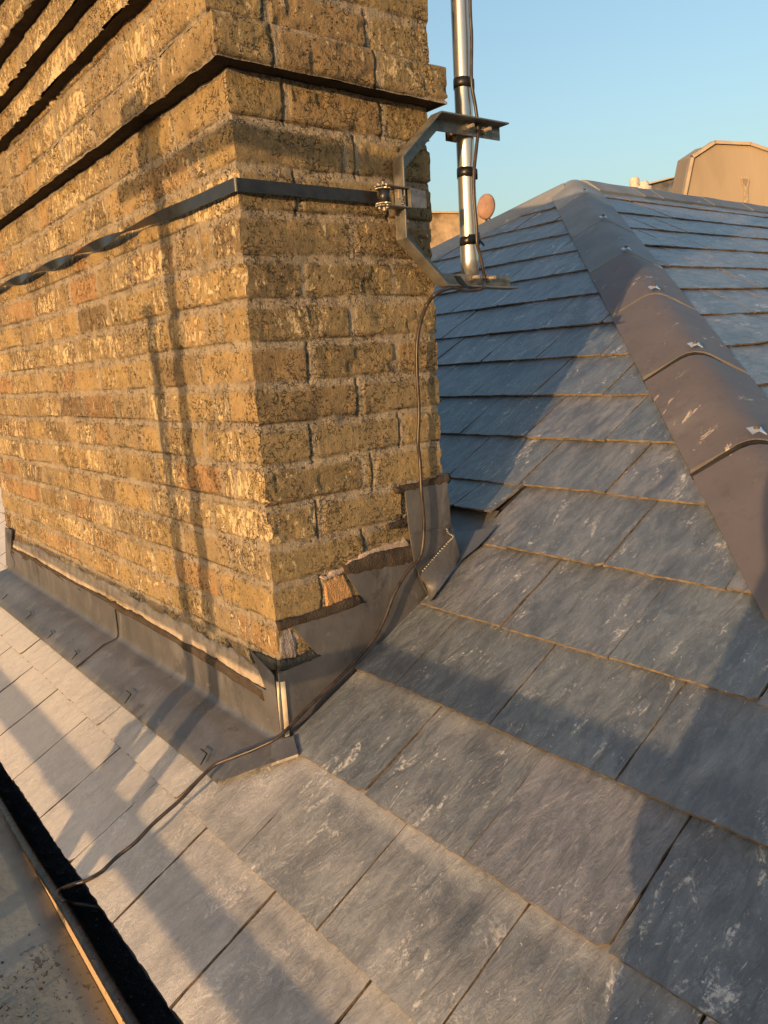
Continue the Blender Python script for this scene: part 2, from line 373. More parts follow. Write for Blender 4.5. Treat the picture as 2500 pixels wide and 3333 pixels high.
def brick_box(name, x0, x1, y0, y1, z0, z1, parent, zt=0.0, res=(.003, .0042), bottom=False, coarse=.02, skip=()):
    """box of brickwork with displaced faces; the stack's slight lean is applied at the end"""
    V = []; F = []; Cc = []; base = 0
    W_, L_ = x1-x0, y1-y0
    def corner(aface, edge_a, z, length): return field(aface, np.full(z.shape, float(edge_a)), z, length, zt)[0]
    # 0: y0 face (narrow, along x); 1: x0 face (long, along y); 2: y1 face; 3: x1 face
    for fc in (0, 1, 2, 3):
        if fc in skip: continue
        ln = W_ if fc in (0, 2) else L_
        if fc in (0, 1):
            st = res[0]; aa = [0.0]
            while aa[-1] < ln: aa.append(aa[-1]+st*(1+1.5*min(1, aa[-1]/1.5) if fc == 1 else 1))
            aa = np.array(aa)*ln/aa[-1]; dzr = res[1] if fc == 1 else res[0]
        else:
            aa = np.linspace(0, ln, max(3, int(ln/coarse))); dzr = coarse*.5
        dzr = .0036
        zz = np.linspace(z1, z0, max(3, int((z1-z0)/dzr)))
        A, Z = np.meshgrid(aa, zz)
        h, r1, r2_, b = field(fc, A, Z, ln, zt); dk = field.dark
        nb = {0: (1, 3), 1: (0, 2), 2: (1, 3), 3: (0, 2)}[fc]
        lnb = L_ if fc in (0, 2) else W_
        e0 = corner(nb[0], 0 if fc in (0, 1) else lnb if fc == 2 else lnb, zz, lnb)[:, None]
        e1 = corner(nb[1], 0 if fc in (0, 1) else lnb, zz, lnb)[:, None]
        # neighbours meet at their own 0 / far end
        e0 = corner(nb[0], 0 if fc in (0, 1) else lnb, zz, lnb)[:, None]
        e1 = corner(nb[1], {0: 0, 1: 0, 2: lnb, 3: lnb}[fc], zz, lnb)[:, None]
        al = A-e0*np.exp(-A/.010)+e1*np.exp(-(ln-A)/.010)
        if fc == 0: X = x0+al; Y = y0-h
        elif fc == 1: X = x0-h; Y = y0+al
        elif fc == 2: X = x0+al; Y = y1+h
        else: X = x1+h; Y = y0+al
        P = np.stack([X.ravel(), Y.ravel(), Z.ravel()], 1)
        nr, nc = A.shape; I = np.arange(nr*nc).reshape(nr, nc)
        q = np.stack([I[:-1, :-1], I[1:, :-1], I[1:, 1:], I[:-1, 1:]], -1).reshape(-1, 4)
        if fc in (1, 2): q = q[:, ::-1]
        V.append(P); F.append(q+base); Cc.append(np.stack([r1.ravel(), b.ravel(), r2_.ravel(), (.75 if fc == 1 else 0)+.25*(1-dk.ravel())], 1)); base += nr*nc
    # top and bottom
    e = .002; nf = []
    for zc, fl in ((z1-.001, 0), (z0+.001, 1)):
        n_ = 12; gx = np.linspace(x0+e, x1-e, n_); gy = np.linspace(y0+e, y1-e, 60); A, B = np.meshgrid(gx, gy)
        P = np.stack([A.ravel(), B.ravel(), zc+fb(A*20, B*20, 3, 3).ravel()*.004*(1 if fl else .3)], 1); I = np.arange(A.size).reshape(A.shape)
        q = np.stack([I[:-1, :-1], I[:-1, 1:], I[1:, 1:], I[1:, :-1]], -1).reshape(-1, 4)
        if fl: q = q[:, ::-1]
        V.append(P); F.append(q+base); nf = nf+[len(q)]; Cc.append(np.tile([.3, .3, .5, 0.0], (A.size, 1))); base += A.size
    V = np.concatenate(V); F = np.concatenate(F); Cc = np.concatenate(Cc)
    V[:, 0] += LX*V[:, 2]; V[:, 1] += LY*V[:, 2]
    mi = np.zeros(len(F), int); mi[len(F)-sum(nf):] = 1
    return mesh_obj(name, V, F, None, parent, smooth=True, col=Cc, mats=[M_brick, M_under_shade], midx=mi)

stack = thing('chimney_stack', 'tall weathered yellow stock brick chimney stack with stepped corbels and lead flashing at its foot', 'chimney', (0.2, 1.0, -1.25))
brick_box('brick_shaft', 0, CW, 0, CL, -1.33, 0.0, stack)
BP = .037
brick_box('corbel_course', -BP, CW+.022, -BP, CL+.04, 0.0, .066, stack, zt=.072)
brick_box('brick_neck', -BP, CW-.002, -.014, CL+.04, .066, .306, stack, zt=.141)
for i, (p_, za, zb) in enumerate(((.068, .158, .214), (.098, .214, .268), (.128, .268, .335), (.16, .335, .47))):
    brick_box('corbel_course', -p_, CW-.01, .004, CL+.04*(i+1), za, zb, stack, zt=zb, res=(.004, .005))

# ---------------------------------------------------------------- slated roof
roof = thing('slate_roof', 'hipped slate roof of blue grey riven slates with brown hip tiles beside the brick chimney', 'roof', (0, 0, -1.25))
def pl1(u, y, h=0):        # roof slope under the chimney; u = distance up the slope
    x = u/K; return np.stack([x-S/K*h, y+0*u, S*x+C0+h/K], -1)
def pl2(v, a, h=0):        # slope beyond the hip; v = distance up the slope, a along x
    v = v+.045*(a-v/K-DH); y = v/K; return np.stack([a+0*v, y-S/K*h, S*(y+DH)+C0+h/K], -1)
TH = .0055
def make_slate(fn, u0, u1, y0, y1, rg, V, F, C, MI, base, lift=0):
    nu, nv = 9, 25; sd = rg.randrange(9999); rnd = rg.random()
    uu = np.linspace(u0, u1, nu); yy = np.linspace(y0+.0018, y1-.0018, nv); U, Yv = np.meshgrid(uu, yy, indexing='ij'); U = U.copy(); Yv = Yv.copy()
    T = (U-u0)/(u1-u0)
    U += ((vn(Yv*90, Yv*0, sd)-.5)*.0026+(vn(Yv*25, Yv*0, sd+8)-.5)*.0018)*(T < .01)+rg.uniform(-.002, .002)*(T < .01)
    Yv += (vn(U*45, U*0+Yv[:, :1]*0, sd+1)-.5)*.003*((np.arange(nv) == 0)[None, :])+(vn(U*45, U*0, sd+2)-.5)*.003*((np.arange(nv) == nv-1)[None, :])
    if rg.random() < .3:                                       # a snapped corner
        j = 0 if rg.random() < .5 else nv-1; U[0, j] += rg.uniform(.004, .012)
    H = .0040+(.0078+lift)*(1-T)+(vn(U*14, Yv*14, sd+3)-.5)*.0022+(vn(U*50, Yv*50, sd+4)-.5)*.0009+rg.uniform(-.0012, .0015)
    H += (Yv-y0)/(y1-y0)*rg.uniform(-.002, .002)
    P = fn(U, Yv, H).reshape(-1, 3); Pb = fn(U, Yv, H-TH).reshape(-1, 3)
    I = np.arange(nu*nv).reshape(nu, nv)+base
    q = np.stack([I[:-1, :-1], I[1:, :-1], I[1:, 1:], I[:-1, 1:]], -1).reshape(-1, 4)
    if fn is pl1: q = q[:, ::-1]
    e1 = np.clip((U-(u1-.07))/.05, 0, 1)*.0+np.clip((U-(u0+(u1-u0)-.075))/.06, 0, 1); e2 = np.clip(1-T*8, 0, 1)
    n_ = nu*nv
    V.append(P); F.extend(q.tolist()); MI.extend([0]*len(q)); C.append(np.stack([np.full(n_, rnd), e1.ravel(), e2.ravel(), np.ones(n_)], 1))
    ring = [I[0, j] for j in range(nv)]+[I[i, nv-1] for i in range(1, nu)]+[I[nu-1, j] for j in range(nv-2, -1, -1)]+[I[i, 0] for i in range(nu-2, 0, -1)]
    ri = [r-base for r in ring]; L_ = len(ring); rt_ = base+n_; rb = rt_+L_; V.append(P[ri]); V.append(Pb[ri]); C.append(np.tile([rnd, 0, 1, 1], (2*L_, 1)))
    for i in range(len(ring)):
        j = (i+1) % len(ring); fq = [rt_+i, rb+i, rb+j, rt_+j]
        F.append(fq if fn is pl1 else fq[::-1]); MI.append(1)
    return base+n_+2*len(ring)
def slate_mesh(name, fn, specs, parent, cut):
    V = []; F = []; C = []; MI = []; base = 0; rg = random.Random(5)
    for (u0, u1, y0, y1, lift) in specs: base = make_slate(fn, u0, u1, y0, y1, rg, V, F, C, MI, base, lift)
    o = mesh_obj(name, np.concatenate(V), F, None, parent, col=np.concatenate(C), mats=[M_slate, M_edge], midx=MI)
    bm = bmesh.new(); bm.from_mesh(o.data)
    for co_, no_ in cut:
        bmesh.ops.bisect_plane(bm, geom=bm.verts[:]+bm.edges[:]+bm.faces[:], plane_co=Vector(co_)-Vector(parent_off(parent)), plane_no=Vector(no_), clear_outer=True)
    bm.to_mesh(o.data); bm.free()
    o.data.polygons.foreach_set('use_smooth', [m_.material_index == 0 for m_ in o.data.polygons])
    return o
TU = [-.405, -.194, .010, .222, .427, .636, .852, 1.050, 1.255, 1.470, 1.676, 1.907, 2.13, 2.355, 2.583, 2.79, 3.0, 3.2, 3.4]
JN = {0: [-.475, -.225, .02, .25, .46, .69, .936, 1.18], 1: [-.352, -.105, .145, .37, .60, .84, 1.075, 1.31, 1.555], 2: [-.484, -.237, .016], 3: [-.361, -.109, .022],
      4: [-.475, -.226, .012], 5: [-.332, -.080, .032], 6: [-.455, -.202, .05, .305, .555], 7: [-.33, -.079, .181, .431], 8: [-.20, .057, .308, .561],
      9: [-.05, .201, .452, .697, .954], 10: [.08, .33, .576, .83, 1.08], 11: [.21, .46, .713, .97, 1.235], 12: [.34, .59, .85, 1.10, 1.36], 13: [.74, .994, 1.26, 1.51, 1.77],
      14: [.88, 1.151, 1.41, 1.67, 1.93], 15: [1.0, 1.29, 1.555, 1.81], 16: [1.2, 1.46, 1.70]}
KL = 4.46                                    # left hip: x + y = KL
specs = []
for k_ in range(len(TU)-1):
    u0, u1 = TU[k_], TU[k_+1]+.014
    js = list(JN.get(k_, [.1, .36]))
    lo = min(u0/K-DH-.35, js[0]-.01); hi = min(KL-u0/K+.1, 5.2)
    rg = random.Random(k_)
    while js[0] > lo: js.insert(0, js[0]-.252+rg.uniform(-.006, .006))
    start = js[-1]
    if k_ in (2, 3, 4, 5): js2 = [2.13+(k_ % 2)*.12]; 
    else: js2 = js[-1:]
    while js2[-1] < hi: js2.append(js2[-1]+.252+rg.uniform(-.006, .006))
    segs = list(zip(js[:-1], js[1:]))+list(zip(js2[:-1], js2[1:]))
    for a, b in segs: specs.append((u0, u1, a, b, 0))
# the lowest course behind the stack is cut short over the back gutter
for a, b in ((.040, .172), (.172, .425), (.425, .67), (.67, .92), (.92, 1.17), (1.17, 1.42), (1.42, 1.67), (1.67, 1.92), (1.92, 2.13)):
    specs.append((.727, .866, a, b, .012))
s2 = math.sqrt(.5)
slate_mesh('slate_slope', pl1, specs, roof, [((DH, 0, 0), (s2, -s2, 0)), ((KL, 0, 0), (s2, s2, 0))])
TV = [-.74, -.52, -.304, -.094, .118, .331, .553, .79, 1.028, 1.272, 1.545, 1.79]
specs = []
for k_ in range(len(TV)-1):
    v0, v1 = TV[k_], TV[k_+1]+.014; rg = random.Random(50+k_)
    a = v0/K+DH-.5; off = {10: 2.6, 9: 3.67-1.04, 8: 2.91-1.04, 7: 2.755-1.05, 6: 2.349-.8, 5: 2.181-.8, 4: 2.027-.8, 3: 1.902-.8}.get(k_, 1.0+.15*(k_ % 2))
    while off > a: off -= .28
    while off < 9.0:
        n_ = off+.275+rg.uniform(-.012, .012); specs.append((v0, v1, off, n_, 0)); off = n_
slate_mesh('slate_slope', pl2, specs, roof, [((DH, 0, 0), (-s2, s2, 0))])
# boarding under the slates
def sheet(name, pts, mat, parent, d=(0, 0, -.03)): return bm_obj(name, prism(pts, d), mat, parent)
M_board = mat_simple('underlay', (.03, .032, .034), .9)
q1 = [pl1(np.array(a), np.array(b), -.004).tolist() for a, b in ((-.40, -.40/K-DH), (3.30, 3.30/K-DH), (3.33, KL-3.33/K), (-.40, KL+.40/K))]
sheet('roof_board', q1, M_board, roof)
ap = Vector(((KL+DH)/2, (KL-DH)/2, 0)); ap.z = S*ap.x+C0
q2 = [(-.37, -.37-DH, S*-.37+C0-.004), (ap.x, ap.y, ap.z-.004), (9, ap.y+.3, ap.z+.15), (9, -.37-DH, S*-.37+C0-.004)]
bm = bmesh.new(); bm.faces.new([bm.verts.new(p) for p in q2]); bm_obj('roof_board', bm, M_board, roof)
q3 = [(ap.x, ap.y, ap.z-.004), (-.37, KL+.37, S*-.37+C0-.004), (9, KL+.37, S*-.37+C0-.004), (9, ap.y+.3, ap.z+.15)]
bm = bmesh.new(); bm.faces.new([bm.verts.new(p) for p in q3]); bm_obj('rear_slope', bm, M_slate, roof)

# ---- hip and ridge tiles
def tile(name, p0, p1, left, right, hw, drop, rise, mat, flare=.0, mats=None):
    """angular tile from p0 (lower) to p1 along an axis; left/right are horizontal unit vectors across it"""
    p0, p1 = Vector(p0), Vector(p1); n = 15; m_ = 11; V = []; F = []
    prof = []
    for j in range(n):
        t = -1+2*j/(n-1); a = abs(t)
        z = rise-(drop+rise)*a if a > .34 else rise-(drop+rise)*.34+(drop+rise)*.17*(1-(a/.34)**2)
        prof.append((t*hw, z))
    for side in (0, 1):
        for i in range(m_):
            s_ = i/(m_-1); p = p0.lerp(p1, s_)
            for (x, z) in prof:
                o = -.013*side
                d_ = (right if x > 0 else left)*abs(x)
                V.append(p+d_*(1+o*3)+Vector((0, 0, z+o+flare*(1-s_)+.001*math.sin(s_*9+x*30))))
    N = n*m_
    for i in range(m_-1):
        for j in range(n-1):
            a = i*n+j; F.append([a, a+1, a+n+1, a+n]); F.append([N+a, N+a+n, N+a+n+1, N+a+1])
    for i in range(m_-1):
        for j in (0, n-1): a = i*n+j; F.append([a, a+n, N+a+n, N+a])
    for j in range(n-1):
        for i in (0, m_-1): a = i*n+j; F.append([a, a+1, N+a+1, N+a])
    o = mesh_obj(name, V, F, mat, roof)
    bm = bmesh.new(); bm.from_mesh(o.data); bmesh.ops.recalc_face_normals(bm, faces=bm.faces); bm.to_mesh(o.data); bm.free()
    for p in o.data.polygons: p.use_smooth = True
    md = o.modifiers.new('e', 'EDGE_SPLIT'); md.split_angle = math.radians(40)
    return o
def hip_pt(x, dz=0): return Vector((x, x-DH, S*x+C0+dz))
HX = [.600, .909, 1.239, 1.575, 1.896, 2.252, 2.640, 2.925]
Lh, Rh = Vector((-s2, s2, 0)), Vector((s2, -s2, 0))
DR = .132*s2*S       # how far the plane falls from the hip line to the tile's foot
tiles = []
for i in range(len(HX)-1):
    g = .016 if i in (0, 1) else .008
    mt = M_leadcap if i == 6 else (M_tile2 if i in (4, 5) else M_tile)
    t = tile('hip_tile', hip_pt(HX[i]+g*.0), hip_pt(HX[i+1]-g), Lh, Rh, .132, DR-.019, .040, mt, flare=.001)
    tiles.append(t)
# mortar showing in the wide joints
for i in (1, 2):
    t = tile('joint_mortar', hip_pt(HX[i]-.0158), hip_pt(HX[i]), Lh, Rh, .1315, DR-.012, .0392, M_bed)
# clips with a screw at every joint
def clip(i):
    c_ = hip_pt(HX[i], .048); ax = (hip_pt(1)-hip_pt(0)).normalized(); cr_ = Rh; nz = cr_.cross(ax).normalized()
    if nz.z < 0: nz = -nz
    bm = bmesh.new()
    P = [(-.015, .015), (.004, .012), (.015, .015), (.014, .0), (.017, -.016), (.004, -.010), (-.012, -.016), (-.013, .0)]
    def pt(a, b, h): return c_+cr_*a+ax*b+nz*(h-abs(a)*.45)
    A = [bm.verts.new(pt(a, b, .001)) for a, b in P]; B = [bm.verts.new(pt(a, b, .003)) for a, b in P]
    ca = bm.verts.new(pt(0, 0, .001)); cb = bm.verts.new(pt(0, 0, .003)); n = len(P)
    for k in range(n):
        k2 = (k+1) % n; bm.faces.new([cb, B[k], B[k2]]); bm.faces.new([ca, A[k2], A[k]]); bm.faces.new([A[k], A[k2], B[k2], B[k]])
    o = bm_obj('clip', bm, M_clip, tiles[min(i, len(tiles)-1)])
    V, F = tube([c_+nz*.002, c_+nz*.007, c_+nz*.0085], [.0062, .0062, .004], 12)
    mesh_obj('screw_head', V, F, M_screw, tiles[min(i, len(tiles)-1)])
M_clip = mat_simple('bright_clip', (.62, .66, .70), .35, .6, 40, .1, .1); M_screw = mat_simple('screw', (.16, .13, .10), .45, .5)
for i in range(1, 7): clip(i)
# left hip
hl = lambda x, dz=0: Vector((x, KL-x, S*x+C0+dz))
Ll, Rl = Vector((-s2, -s2, 0)), Vector((s2, s2, 0)); xs = [2.87, 2.28, 1.75, 1.25, .75, .25, -.3]
for i in range(len(xs)-1):
    tile('hip_tile', hl(xs[i+1]+.004), hl(xs[i]), Ll, Rl, .125, DR-.012, .055, M_leadcap if i == 0 else M_tile2, flare=.004)
# ridge
ry = Vector((0, 1, 0)); xs = [2.98, 3.43, 3.63, 4.25, 4.80, 5.35, 5.9, 6.45, 7.0, 7.6]
for i in range(len(xs)-1):
    f_ = lambda x: Vector((x, ap.y+.045*(x-ap.x), ap.z+.024*(x-ap.x)))
    tile('ridge_tile', f_(xs[i]), f_(xs[i+1]-.006), -ry, ry, .118, .045, .045, M_leadcap if i == 0 else M_tile2, flare=.004)

# ---------------------------------------------------------------- gutter at the eaves
gut = thing('rain_gutter', 'black cast gutter full of black grit running along the foot of the slates', 'gutter', (-.38, 0, -1.45))
def mat_gut():
    n = NT('tarred_gutter'); v = n.noise(40, 4, .7); sp = n.ss(.60, .66, n.noise(26, 4, .7, vec=n.map(loc=(3, 3, 3))))
    c = n.mix(sp, n.ramp(v, [(.35, (.010, .010, .012)), (.7, (.03, .031, .034))]), (.004, .004, .004))
    return n.out(c, n.math('ADD', .28, n.math('MULTIPLY', sp, .5)), n.bump(n.math('ADD', n.noise(90, 4), sp), .6, .004), spec=.5)
M_gut = mat_gut()
LIPX, LIPZ = -.403, -1.447
prof = [(-.300, -1.425), (-.302, -1.475), (-.318, -1.490), (-.362, -1.490), (-.384, -1.480), (-.390, -1.462), (-.392, -1.450), (-.398, -1.444), (-.407, -1.446), (-.409, -1.455), (-.402, -1.462)]
def sweep_y(name, prof, y0, y1, n, mat, parent, close=False, jit=0.0, smooth=True):
    V = []; F = []; m_ = len(prof)
    for i in range(n):
        y = y0+(y1-y0)*i/(n-1); wob = .0015*math.sin(y*3.1)+.001*math.sin(y*11)
        for (x, z) in prof: V.append((x+wob+random.uniform(-jit, jit), y, z-.018*y*.3+wob+random.uniform(-jit, jit)))
    for i in range(n-1):
        for j in range(m_ if close else m_-1):
            a = i*m_+j; b = i*m_+(j+1) % m_; F.append([a, b, b+m_, a+m_])
    return mesh_obj(name, V, F, mat, parent, smooth=smooth)
sweep_y('gutter_trough', prof, -2.0, 5.0, 160, M_gut, gut)
# grit lying in it
bm = bmesh.new(); rg = random.Random(3)
for i in range(60):
    y = rg.uniform(-.5, .5); x = rg.uniform(-.384, -.330); z = -1.488+rg.uniform(0, .003)+(.006 if x < -.37 else 0)
    M_ = Matrix.Translation((x, y, z)) @ Matrix.Rotation(rg.uniform(0, 3), 4, 'Z') @ Matrix.Scale(rg.uniform(.0012, .004), 4)
    bmesh.ops.create_icosphere(bm, subdivisions=1, radius=1, matrix=M_)
tag(bm_obj('grit', bm, mat_simple('black_grit', (.018, .018, .018), .7), gut), kind='stuff')
# timber fascia that carries the gutter, its outer face catching the light
def mat_timber():
    n = NT('fascia_board'); v = n.noise(6, 5, .65, vec=n.map(scale=(1, .15, 1.5)))
    c = n.ramp(v, [(.3, (.16, .10, .055)), (.5, (.42, .29, .16)), (.75, (.55, .40, .24))])
    c = n.mix(n.ss(.64, .7, n.noise(50, 4, .7)), c, (.06, .045, .03))
    return n.out(c, .9, n.bump(n.noise(60, 4), .7, .003), spec=.2)
bm = bmesh.new(); add_box(bm, -.404, -.392, -2, 5, -1.62, -1.4600); bm_obj('fascia_board', bm, mat_timber(), gut)

# ledge below the gutter
def mat_ledge():
    n = NT('weathered_ledge'); v = n.noise(5, 5, .65); f1 = n.noise(14, 4, .6, vec=n.map(scale=(3.5, .5, 1), rot=(0, 0, .25)))
    c = n.ramp(v, [(.25, (.18, .19, .165)), (.5, (.28, .29, .26)), (.75, (.37, .375, .345))])
    c = n.mix(n.math('MULTIPLY', n.ss(.55, .75, f1), .5), c, (.24, .20, .14))
    X = n.xyz()
    near = n.math('SUBTRACT', 1, n.ss(.12, .30, n.voro(1.0, vec=n.map(loc=(.62, .05, .5)), feat='F1')))
    g = n.ss(.58, .63, n.math('ADD', n.noise(85, 3, .7), n.math('MULTIPLY', n.math('SUBTRACT', n.noise(7, 3, .6, vec=n.map(loc=(2, 9, 0))), .5), .5)))
    dd = n.n('ShaderNodeVectorMath', operation='DISTANCE'); n.link(n.pos, dd.inputs[0]); dd.inputs[1].default_value = (-.56, .02, -1.5)
    g = n.math('MULTIPLY', g, n.math('SUBTRACT', 1, n.ss(.08, .24, dd.outputs['Value'])))
    c = n.mix(n.math('MULTIPLY', g, .8), c, (.035, .034, .03))
    return n.out(c, .9, n.bump(n.math('ADD', n.noise(50, 4), g), .5, .003), spec=.25)
V = []; F = []; nx, ny = 14, 60
for i in range(nx):
    for j in range(ny):
        x = -.4055-.55*i/(nx-1); y = -1.3+4.6*j/(ny-1)
        V.append((x, y, -1.492+.075*max(min(y-.05, 1.2), -.5)+.003*mnoise.noise(Vector((x*9, y*9, 0)))))
for i in range(nx-1):
    for j in range(ny-1): a = i*ny+j; F.append([a, a+1, a+ny+1, a+ny])
ledge = mesh_obj('parapet_ledge', V, F, mat_ledge(), None, smooth=True)
md = ledge.modifiers.new('s', 'SOLIDIFY'); md.thickness = .2; md.offset = -1
tag(ledge, 'flat weathered grey ledge with black grit below the gutter', 'ledge')
rg = random.Random(9); grit_bm = bmesh.new()
for i in range(260):
    y = rg.gauss(.02, .12); x = rg.gauss(-.56, .05)
    if x > -.42 or x < -.68: continue
    z = -1.492+.075*max(min(y-.05, 1.2), -.5)+.0015
    M_ = Matrix.Translation((x, y, z)) @ Matrix.Rotation(rg.uniform(0, 3), 4, 'Z') @ Matrix.Diagonal((1, rg.uniform(.4, 1), .4, 1)) @ Matrix.Scale(rg.uniform(.0008, .0042)*rg.random()**.5, 4)
    bmesh.ops.create_icosphere(grit_bm, subdivisions=1, radius=1, matrix=M_)
g_ = bm_obj('loose_grit', grit_bm, mat_simple('slate_grit', (.045, .043, .04), .8)); tag(g_, 'scatter of small dark stone chips on the grey ledge', 'grit', kind='stuff')

# ---------------------------------------------------------------- lead work on the stack
nR, nL = Vector((0, -1, 0)), Vector((-1, 0, 0))
bm = prism([(0.0080,0.0253,-1.0721),(0.1024,0.0251,-1.0644),(0.0435,0.0229,-0.9842),(0.2221,0.0228,-0.9801),(0.1773,0.0207,-0.9056),(0.3617,0.0210,-0.9171),(0.4153,0.0244,-1.0406),(0.3232,0.0255,-1.0814),(0.2358,0.0267,-1.1235),(0.1525,0.0279,-1.1687),(0.0726,0.0293,-1.2210),(0.0032,0.0303,-1.2556)], (0, -.005, 0))
# its foot turns outwards on to the slates
ls = bm_obj('side_flashing', bm, M_lead, stack)
bm = prism([(0.3371,0.0088,-0.7611),(0.4573,0.0087,-0.7579),(0.4630,0.0101,-0.8083),(0.4653,0.0112,-0.8504),(0.4774,0.0121,-0.8843),(0.3792,0.0138,-0.9457),(0.3877,0.0147,-0.9791),(0.3990,0.0157,-1.0135),(0.3762,0.0146,-0.9730),(0.3571,0.0132,-0.9245),(0.3448,0.0112,-0.8501)], (0, -.0035, 0))
bm_obj('upper_flashing', bm, M_lead, stack)
bm = prism([(0.3480,0.0074,-0.8568),(0.4594,0.0074,-0.8573),(0.4602,0.0075,-0.8610),(0.3487,0.0075,-0.8603)], (0, -.002, 0)); bm_obj('lead_lap', bm, M_lead, stack)
# turned side of the back gutter with welded seam
bm = strip([(0.4699,0.0041,-0.8818),(0.3722,0.0058,-0.9443),(0.3816,0.0066,-0.9762),(0.3920,0.0075,-1.0089)], [(0.4897,0.0060,-0.9333),(0.4478,-0.0066,-0.9567),(0.4035,-0.0177,-0.9815),(0.3669,-0.0219,-1.0019)], (-.002, -.003, .002), 8)
bm_obj('gutter_cheek', bm, M_lead, stack)
bm = strip([(0.5513,0.0910,-0.9103),(0.5021,0.0190,-0.9378),(0.4598,0.0064,-0.9615),(0.3781,-0.0091,-1.0071)], [(0.5898,-0.0136,-0.8773),(0.5290,-0.0155,-0.9113),(0.4677,-0.0052,-0.9456),(0.3652,-0.0256,-1.0029)], (-.002, -.002, .003), 8)
bm_obj('gutter_apron', bm, M_lead, stack)
pts = [pl1(np.array(a), np.array(b), .0).tolist() for a, b in ((.505, .030), (.62, -.02), (.70, .03), (.75, .06), (.75, 2.13), (.505, 2.13))]
V = []; F = []; n1, n2 = 14, 60
for i in range(n1):
    for j in range(n2):
        u = .50+.25*i/(n1-1); y = .035+2.1*j/(n2-1); V.append(pl1(np.array(u), np.array(y), np.array(.004+.012*math.sin(i/(n1-1)*3.1)*0+.003*math.sin(u*60+y*9)+.002*mnoise.noise(Vector((u*30, y*12, 1)))) ).tolist())
for i in range(n1-1):
    for j in range(n2-1): a = i*n2+j; F.append([a, a+n2, a+n2+1, a+1])
mesh_obj('back_gutter', V, F, M_lead, stack, smooth=True)
# weld beads
wl = catmull([(0.4473,0.0034,-0.8575),(0.4533,0.0038,-0.8718),(0.4680,0.0041,-0.8822)]+[(0.4517,0.0033,-0.8917),(0.4233,0.0038,-0.9094),(0.3971,0.0043,-0.9264),(0.3714,0.0047,-0.9432)], 9); bm = bmesh.new(); acc = 0; last = wl[0]
for p in wl:
    if (p-last).length > .0042:
        last = p; bmesh.ops.create_uvsphere(bm, u_segments=8, v_segments=6, radius=1, matrix=Matrix.Translation(p) @ Matrix.Diagonal((.0035, .003, .0022, 1)))
bm_obj('welded_seam', bm, mat_simple('solder', (.5, .46, .4), .3, .7), stack, True)
# rolled corner piece; the sun's highlight is painted in as a pale colour
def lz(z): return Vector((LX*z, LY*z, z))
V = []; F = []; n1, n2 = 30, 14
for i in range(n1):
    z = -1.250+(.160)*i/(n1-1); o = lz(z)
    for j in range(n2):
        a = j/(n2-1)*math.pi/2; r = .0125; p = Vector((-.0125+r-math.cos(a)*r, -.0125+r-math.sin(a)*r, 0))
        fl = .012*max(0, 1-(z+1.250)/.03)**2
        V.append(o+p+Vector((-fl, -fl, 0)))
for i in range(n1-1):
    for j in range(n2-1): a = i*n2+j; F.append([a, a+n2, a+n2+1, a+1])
mesh_obj('lead_corner', V, F, mat_simple('highlight_lead', (.80, .66, .48), .34, .15, 14, .30, .15, 60, .001), stack, smooth=True)
# front apron: upstand, fold and skirt over the slates, in two lapped bays
def apron(y0, y1, lift, mat=M_lead):
    prof = [(-.010, -1.125), (-.0105, -1.16), (-.011, -1.190), (-.0125, -1.208), (-.017, -1.2165), (-.028, -1.2205)]
    V = []; F = []; n = max(6, int((y1-y0)/.03))
    ya = lambda j: y0 if y0 > .5 else (.030, .030, .030, .026, .012, -.004, -.012, .004, .028, .050, .072)[j]
    for i in range(n):
        t_ = i/(n-1); row = []
        for j_, (x, z) in enumerate(prof):
            y = ya(j_)+(y1-ya(j_))*t_
            row.append((x+LX*z-lift, y, z+lift*.5+.0012*mnoise.noise(Vector((y*7, z*20, 3)))))
        for j_, uu in enumerate((-.032, -.05, -.075, -.100, -.122)):
            y = ya(6+j_)+(y1-ya(6+j_))*t_
            hh = .0215+lift+.0022*mnoise.noise(Vector((y*9, uu*20, 1)))
            row.append(tuple(pl1(np.array(uu), np.array(y), np.array(hh)).tolist()))
        e_ = Vector(row[-1]); row.append((e_.x, e_.y, e_.z-.006)); V += row
    m_ = len(prof)+6
    for i in range(n-1):
        for j in range(m_-1): a = i*m_+j; F.append([a, a+1, a+m_+1, a+m_])
    return mesh_obj('apron_flashing', V, F, mat, stack, smooth=True)
apron(-.045, .935, .0); apron(.92, 2.16, .0035)
# near end of the skirt, cut on the skew
bm = prism([pl1(np.array(a), np.array(b), .0200).tolist() for a, b in ((-.036, -.008), (.006, -.048), (.03, .0), (.0, .04))], (-.001, 0, -.006)); bm_obj('apron_end', bm, M_lead, stack)
